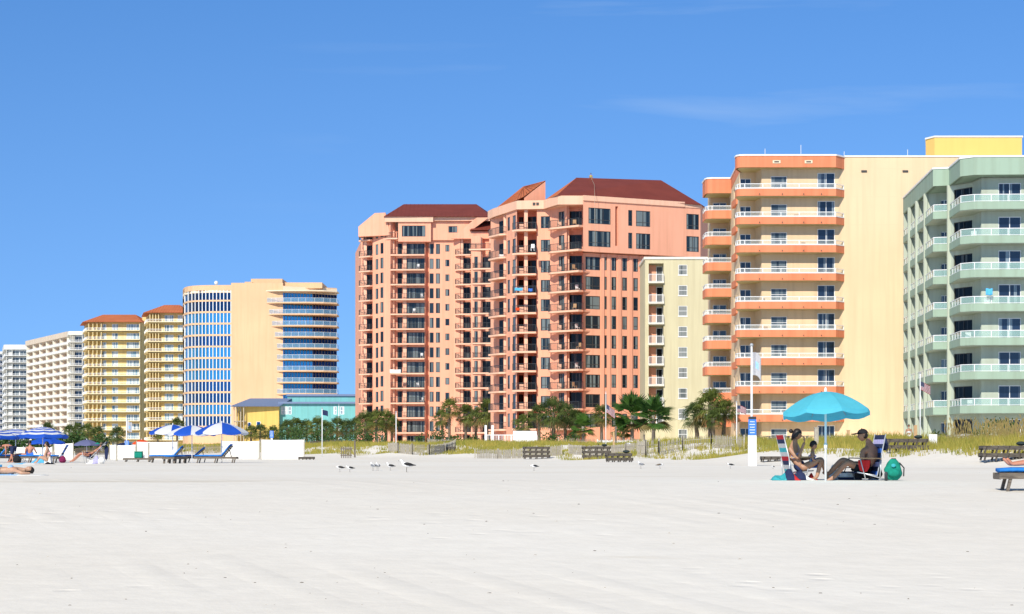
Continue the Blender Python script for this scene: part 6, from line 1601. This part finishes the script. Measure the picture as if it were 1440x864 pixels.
# ================================================================ gulls
plain('feather_white', (.80,.80,.79), .7, .2); plain('feather_grey', (.20,.21,.23), .7, .2); plain('feather_black', (.02,.02,.022), .6, .2); plain('beak_dark', (.05,.03,.02), .5, .3); plain('feather_brown', (.16,.13,.10), .8, .1)
def gull(px, d, label, k=1., face=1, rz=0, mantle='feather_grey', up=.0, group='gulls on the sand'):
    x = PX(px,d); root = thing('gull', label, 'gull', (x,d,tz(x,d)), rz, group); f = face
    b = MB(); prof = [(-.17,.17,.012),(-.12,.18,.038),(-.05,.19,.062),(.03,.20,.068),(.085,.222,.054),(.115,.26+up*.3,.034),(.13,.295+up,.031),(.145,.315+up,.036),(.175,.315+up,.028),(.20,.312+up,.008)]
    b.tube([(p[0]*f*k,0,p[1]*k) for p in prof], [p[2]*k for p in prof], 12); b.build('body', M['feather_white'], root, smooth=True, local=True)
    bk = MB(); bk.tube([(.195*f*k,0,(.312+up)*k),(.235*f*k,0,(.306+up)*k)], [.009*k,.003*k], 6); bk.build('beak', M['beak_dark'], root, local=True)
    for sy in (-1,1):
        w_ = MB(); w_.tube([(p*f*k,sy*yy*k,zz*k) for p,yy,zz in ((.07,.045,.225),(.0,.058,.225),(-.1,.05,.205),(-.18,.025,.19),(-.24,.01,.18))], [.018*k,.042*k,.038*k,.018*k,.004*k], 8); w_.build('wing', M[mantle], root, smooth=True, local=True)
        l_ = MB(); l_.tube([(.0,sy*.025*k,.15*k),(.005*f*k,sy*.025*k,.0)], .0035*k, 5); l_.box(-.01*k,sy*.025*k-.015*k,0,.03*k,sy*.025*k+.015*k,.006*k); l_.build('leg', M['beak_dark'], root, local=True)
        e_ = MB(); e_.ball((.172*f*k,sy*.026*k,(.322+up)*k), .006*k, 6, 5); e_.build('eye', M['feather_black'], root, local=True)
    t_ = MB(); t_.tube([(-.17*f*k,0,.195*k),(-.25*f*k,0,.185*k)], [.02*k,.012*k], 6); t_.build('tail', M['feather_black'], root, local=True)
gull(478,62,'leftmost gull of the group, head low and wings dark', .72, -1, R(-15), up=-.08, mantle='feather_black')
gull(492,61.5,'second gull from the left, head tucked and dark winged', .68, -1, R(20), up=-.04, mantle='feather_black')
gull(524.5,66,'upright gull facing left, left one of the touching pair', .85, -1, R(-60))
gull(531,66,'upright gull facing away, right one of the touching pair', .82, -1, R(-70))
gull(549,67,'dark winged gull between the touching pair and the largest gull', .8, -1, R(-25), mantle='feather_black')
gull(572,62,'largest gull with a black back, rightmost of the group', 1.15, -1, R(-5), mantle='feather_black')
gull(751,66,'single gull with spread grey back below the leftmost tall stack', .75, -1, R(25), mantle='feather_black', up=-.09)
gull(901,72,'pale gull below the dark slat fence', .78, -1, R(-50))
gull(928,72,'brownish gull right of the pale gull, head down', .68, 1, R(15), mantle='feather_brown', up=-.09)
gull(1027,72,'dark winged gull left of the white sign post', .68, -1, R(-35), mantle='feather_black', up=-.05)
gull(1087,70,'tiny dark bird beside the single low lounger', .4, -1, R(40), mantle='feather_black', up=-.05)

# ================================================================ flags, poles, signs
cloth('flag_red',(.26,.012,.02)); cloth('flag_white',(.45,.45,.47))  # red and white darkened in the colour itself to imitate backlit cloth
def flag_mesh(kind, w_, h, seed=0, droop=.4):
    mb = MB(); n, m = 14, 13; rnd = random.Random(seed); ph = rnd.uniform(0,6)
    def pt(u, v):
        return (w_*u*(1-.15*droop), .06*h*math.sin(u*7+ph)*(.3+u), -h*v - droop*h*u*(.6+.4*u) + .05*h*math.sin(u*5+ph))
    for i in range(n):
        for j in range(m):
            u0,u1,v0,v1 = i/n,(i+1)/n,j/m,(j+1)/m
            if kind == 'usa': mi = 2 if (u1 < .42 and j < 7) else (0 if j % 2 == 0 else 1)
            elif kind == 'white': mi = 1 if not (4 < i < 10 and 4 < j < 9) else 3
            else: mi = 2
            mb.add([pt(u0,v0),pt(u1,v0),pt(u1,v1),pt(u0,v1)], [(0,3,2,1)], mi)
    if kind == 'usa':
        for r_ in range(5):
            for c in range(5):
                u = .04+.08*c; v = .06+.095*r_; p_ = Vector(pt(u,v)); s = h*.018
                for sy in (-1,1):
                    mb.add([p_+Vector((-s,sy*.016,0)),p_+Vector((0,sy*.016,-s)),p_+Vector((s,sy*.016,0)),p_+Vector((0,sy*.016,s))], [(0,1,2,3)], 1)
    return mb
def flagpole(label, px, d, top, kind=None, fr=(0,0), fw=1.2, flab='', rad=.04, post=False, fh=None, seed=0, pole_mat='white_paint', base=0, droop=.4):
    x = PX(px,d); z = tz(x,d); h = PZ(top,d)-z; root = thing('flagpole', label, 'flagpole', (x,d,z))
    p_ = MB(); p_.tube([(0,0,-.2),(0,0,h)], [rad*1.15,rad*.8], 10); p_.build('pole', M[pole_mat], root, smooth=True, local=True)
    b_ = MB(); b_.ball((0,0,h+rad), rad*1.6, 10, 8); b_.build('finial', M['grey_metal'], root, smooth=True, local=True)
    if post: q_ = MB(); q_.box(-.32,-.03,-.2,-.16,.12,1.3); q_.build('wooden_post', M['post_wood'], root, local=True)
    if kind:
        zz = PZ(fr[0],d)-z; fh = fh or fw*.62; mb = flag_mesh(kind, fw, fh, seed, droop)
        o = mb.build('flag', [M['flag_red'],M['flag_white'],M['cloth_navy'],M['cloth_sky']], None, smooth=False)
        o.location = (x+rad*.9, d, z+zz); md = o.modifiers.new('t','SOLIDIFY'); md.thickness = .015; tag(o, flab, 'flag')
flagpole('tall white flagpole beside the blue sign on the sand', 1057, 87, 487, 'white', (494,0), .38, 'drooping pale blue and white flag on the tallest white pole', rad=.05, fh=1.0, droop=.3)
flagpole('thin flagpole before the lower orange balconies', 1036, 128, 566, 'usa', (570,0), .62, 'small striped flag before the lower orange balconies', rad=.03, seed=2, fh=.42)
flagpole('thin silver flagpole before the near salmon tower', 852, 176, 552, 'usa', (569,0), .85, 'stars and stripes drooping before the near salmon tower', rad=.035, seed=3, fh=.75, droop=.7)
flagpole('grey flagpole with a wooden foot post before the sage green building', 1294, 104, 526, 'usa', (537,0), .55, 'stars and stripes before the corner of the sage green building', rad=.03, post=True, seed=4, fh=.45, droop=.5)
flagpole('slim white flagpole before the turquoise house', 453, 190, 575, 'navy', (576,0), .55, 'dark flag flying before the turquoise house', rad=.045, seed=5, fh=.5)
flagpole('bare white pole before the farther salmon tower', 557, 205, 580, rad=.05)
flagpole('white flagpole rising behind the white screens at the left', 178, 165, 587, 'white', (592,0), .4, 'pale flag on the pole behind the white screens', rad=.045, seed=7, fh=.8, droop=.2)
def sign_post(name, label, px, d, w_, top, brd, mats, base_post=True, pw=None, writing=True):
    x = PX(px,d); z = tz(x,d); root = thing(name, label, 'sign', (x,d,z)); H_ = PZ(top,d)-z; bt, bb = PZ(brd[0],d)-z, PZ(brd[1],d)-z
    pw = pw or w_*.8
    p_ = MB(); p_.box(-pw/2,0,-.2,pw/2,.08,max(bb,.1)); p_.build('post', M[mats[0]], root, local=True)
    b_ = MB(); b_.box(-w_/2,-.03,bb,w_/2,.05,bt); bo = b_.build('sign_board', M[mats[1]], root, local=True)
    if writing:
        t_ = MB(); n = 5
        for i in range(n):
            zz = bb+(bt-bb)*(.15+.7*i/(n-1)); ww = w_*(.36 if i % 2 else .30)
            k = 5
            for j in range(k):
                a = -ww+2*ww*j/k; t_.box(a,-.036,zz-.018,a+2*ww/k*.7,-.031,zz+.018)
        w2 = t_.build('lettering', M[mats[2]], None, local=True); w2.parent = bo
    return root
plain('sign_blue', (.05,.20,.70), .5, .3); plain('ink_grey', (.25,.27,.30), .6, .2)
sign_post('sign_post','tall white post with a blue notice panel next to the flagpole',1058,86,.34,588,(590,612),('white_paint','sign_blue','white_paint'),pw=.36)
c_ = MB(); x_=PX(1058,86); c_.box(x_-.17,85.98,PZ(590,86),x_+.17,86.06,PZ(586,86)); o = c_.build('cap_board', M['dark_metal'], None); o.parent = [q_ for q_ in bpy.data.objects if q_.name == 'sign_post'][0]; o.location = -o.parent.location
sign_post('notice_board','white notice board with two sheets among the dune grass',1312,103,.42,610,(611,627),('weathered_wood','white_paint','ink_grey'),pw=.1)
b_ = MB(); x_=PX(1310,103); b_.box(x_-.17,102.95,PZ(636,103),x_+.12,103.0,PZ(628.5,103)); o = b_.build('sign_board', M['white_paint'], None); o.parent = [q_ for q_ in bpy.data.objects if q_.name == 'notice_board'][0]; o.location = -o.parent.location
sign_post('sign_post','small blue and white sign rising above the widest white screen',382,166,.32,606,(606,616),('white_paint','sign_blue','white_paint'),pw=.15)
sign_post('sign_post','small blue sign at the foot of the left white flagpole',178.5,163,.34,620,(620,630),('white_paint','sign_blue','white_paint'),pw=.2)
sign_post('notice_board','small white notice on the sand fence right of the striped flag',883,143,.34,623,(623,628),('grey_wood','white_paint','ink_grey'),pw=.08)
# marker posts along the dune
def post(px, d, top, label, mat='weathered_wood', w_=.1, cap=False):
    x = PX(px,d); z = tz(x,d); h = PZ(top,d)-z; mb = MB(); mb.box(-w_/2,-w_/2,-.2,w_/2,w_/2,h); mb.box(-w_*.6,-w_*.6,h,w_*.6,w_*.6,h+.04); o = mb.build('wooden_post', M[mat], None); o.location = (x,d,z); tag(o, label, 'post')
post(863,150,608,'orange brown post left of the stack by the dark slat fence','post_wood',.12)
post(866,190,600,'dark post with a pale top before the near salmon tower','weathered_wood',.16)
post(906,150,612,'dark post at the dark slat fence','weathered_wood',.12)
post(918,152,606,'dark post before the right fan palm','weathered_wood',.12)
post(636,200,617,'thin dark post beside the small far stack','weathered_wood',.08)
post(499,178,619,'dark post in the dune left of the farther salmon tower','weathered_wood',.14)
post(846,196,609,'dark thin post behind the middle stack','weathered_wood',.12)
post(1193,118,606,'brown post behind the boardwalk by the turquoise umbrella','post_wood',.16)
post(1148,112,602,'grey brown post just left of the umbrella pole','grey_wood',.22)
post(164,128,627,'grey post before the white screens at the left','grey_wood',.09)
post(209,124,624,'grey post beside the small orange umbrella','grey_wood',.09)
# small wooden rack on the dune
x = PX(487,172); z = tz(x,172); root = thing('wooden_rack','small dark slatted wooden rack on the dune before the salmon towers','rack',(x,172,z))
r_ = MB()
for k in range(6): r_.box(-.45+k*.16,-.03,0,-.38+k*.16,.03,1.0)
r_.build('slat', M['weathered_wood'], root, local=True); r_ = MB(); r_.box(-.5,-.06,.2,.5,-.03,.3); r_.box(-.5,-.06,.75,.5,-.03,.85); r_.build('crossbar', M['weathered_wood'], root, local=True)
# ---- white canvas screens
def screen(pa, pb, da, db, top, label, posts=True):
    A = Vector((*P(pa,da),0)); B = Vector((*P(pb,db),0)); A.z = tz(A.x,A.y); B.z = tz(B.x,B.y); h0 = PZ(top,da)-A.z; h1 = PZ(top,db)-B.z
    root = thing('beach_screen', label, 'screen', tuple(A)); mb = MB(); n = 16; m = 6; nn = (B-A).cross(Vector((0,0,1))).normalized(); vs = []
    for i in range(n+1):
        for j in range(m+1):
            p_ = A.lerp(B,i/n); h = h0+(h1-h0)*i/n; u = i/n; vs.append(p_ + nn*(.006*math.sin(i*1.9)+.005*math.sin(j*1.3+i*.7)) + Vector((0,0,-.05+(h+.05-.03*math.sin(math.pi*u))*j/m)))
    mb.add(vs, [(i*(m+1)+j,(i+1)*(m+1)+j,(i+1)*(m+1)+j+1,i*(m+1)+j+1) for i in range(n) for j in range(m)])
    o = mb.build('canvas', M['canvas_white'], root, smooth=True); md = o.modifiers.new('t','SOLIDIFY'); md.thickness = .02
    for q_, h in ((A,h0),(B,h1)):
        p2 = MB(); p2.bar(q_-Vector((0,0,.2)), q_+Vector((0,0,h+.06)), .06); p2.build('post', M['grey_wood'], root)
plain('canvas_white', (.80,.78,.74), .8, .15, var=.03, scale=1.2)
screen(367,428,152,152,618.5,'widest and rightmost white screen')
screen(311,365,154,154,620.5,'white screen second from the right, behind the steep backed lounger')
screen(192,250,150,150.5,621.5,'white screen behind the leftmost panelled umbrella')
screen(154,191,149,149,626,'lower white screen behind the reclining sunbather')
screen(76,103,150,150,623.5,'small white screen between the striped umbrellas and the slate umbrella')
screen(20,74,152,152,629,'low white screen behind the sunbathers at the left')
# ---- washed up bits on the sand
def debris():
    rnd = random.Random(9); mb = MB()
    for i in range(110):
        px = rnd.uniform(-20,1460); row = 655+ (rnd.random()**.8)*205
        d = 41 if row < 677 else 41
        # walk down the ray until the sand is met
        d = 12.
        while d < 160 and (H - F*tz(PX(px,d),d)/d) > row: d += .5
        x = PX(px,d); z = tz(x,d); s = rnd.uniform(.003,.009)*(1+d/80)
        mb.ball((x,d,z+s*.2), (s*rnd.uniform(.7,2.2),s*rnd.uniform(.6,1.4),s*.5), 7, 5, rnd.choice((0,0,1)))
    o = mb.build('beach_debris', [M['weathered_wood'],M['grey_wood']]); tag(o, 'scattered specks of seaweed and shell on the white sand', 'debris', kind='stuff')
debris()

# ---- towels left over balcony rails
def rail_towel(px, row, d, mat, label, w_=.9, h=.8):
    x = PX(px,d); z = PZ(row,d); mb = MB(); n = 8
    vs = [(x+(i/n-.5)*w_, d-.03*math.sin(i*1.7), z-j*h/4+.03*math.sin(i)) for j in range(5) for i in range(n+1)]
    mb.add(vs, [(j*(n+1)+i,j*(n+1)+i+1,(j+1)*(n+1)+i+1,(j+1)*(n+1)+i) for j in range(4) for i in range(n)])
    o = mb.build('beach_towel', M[mat], None, smooth=True); off = Vector((x,d,z)); o.data.transform(Matrix.Translation(-off)); o.location = off; o.modifiers.new('t','SOLIDIFY').thickness = .03; tag(o, label, 'towel')
rail_towel(729.5,405,303.2,'cloth_aqua','aqua towel hung over a middle balcony rail of the near salmon tower',1.2,.45)
rail_towel(746,406,303.6,'cloth_blue','blue towel beside the aqua one on the near salmon tower',.6,.45)
rail_towel(728,433,303.2,'canopy_orange','orange towel over a balcony rail of the near salmon tower',.6,.45)
rail_towel(1391,406,176.9,'cloth_aqua','aqua towel over a middle balcony rail of the sage green building',.6,.6)
rail_towel(556,520,396.2,'cloth_white','white towel over a lower balcony rail of the farther salmon tower',2.2,.7)
rail_towel(705,358,315.0,'cloth_white','white towel high on the left balconies of the near salmon tower',.8)
# ---- chairs standing on some of the balconies
def balcony_chair(mat, label, group):
    root = thing('balcony_chair', label, 'chair', (0,0,-50), 0, group); m_ = M[mat]
    b = MB(); b.box(-.26,-.26,.42,.26,.26,.47); b.build('seat', m_, root, local=True)
    b = MB(); b.box(-.26,.22,.5,.26,.27,1.05); b.build('backrest', m_, root, local=True)
    for sx in (-.23,.23):
        for sy in (-.23,.23): b = MB(); b.box(sx-.02,sy-.02,0,sx+.02,sy+.02,.42); b.build('leg', m_, root, local=True)
    return root
def put_chairs(mat, label, group, spots):
    c0 = balcony_chair(mat, label, group)
    for i, (px, d, z, rz) in enumerate(spots):
        o = c0 if i == 0 else copy_tree(c0)
        o.location = (PX(px,d), d, z); o.rotation_euler = (0,0,rz)
rc = random.Random(21)
dkr = [34.0, 30.4] + [27.2-2.97*j for j in range(7)]
put_chairs('white_paint', 'white chair on a balcony of the near salmon tower', 'white chairs on the near salmon tower', [(rc.choice((745,749,789,812)), 306.9 if False else 302.6, z+.08, rc.uniform(-1,1)) for z in dkr[1:9:2]] )
put_chairs('post_wood', 'brown chair on a balcony of the near salmon tower', 'brown chairs on the near salmon tower', [(rc.choice((808,814)), 301.6, z+.08, rc.uniform(-1,1)) for z in dkr[::2]])
put_chairs('white_paint', 'white chair on a balcony of the farther salmon tower', 'white chairs on the farther salmon tower', [(rc.uniform(574,594), 398.9, 39.4-2.97*j+.08, rc.uniform(-1,1)) for j in (1,3,4,7,9,10)])
put_chairs('white_paint', 'white chair behind the glass rail of a sage green balcony', 'white chairs on the sage green building', [(rc.choice((1362,1368,1388,1395)), 178.2 if False else 178.4, .44+3.03*k+.1, rc.uniform(-1,1)) for k in (1,3,4,6)])
put_chairs('post_wood', 'brown chair behind the rail of an orange balcony', 'brown chairs on the orange balconies', [(rc.uniform(1060,1140), 214.75, .185+3.035*k+.12, rc.uniform(-1,1)) for k in (2,4,5,7,8)])
soft_bag('beach_bag','dark bag lying under the largest striped umbrella','bag',24,107,.55,.4,'cloth_black',straps=False)
soft_bag('beach_bag','maroon bag beside the blue chair behind the woman in pink','bag',88,108,.45,.38,'cloth_maroon',straps=False)
soft_bag('beach_bag','white bag on the sand below the reclining sunbather','bag',143,101.5,.4,.34,'cloth_white',straps=False)
draped('beach_towel','blue towel trailing over the lounger of the bare backed man','towel',55,108.2,.7,.5,.5,['cloth_aqua'],14)
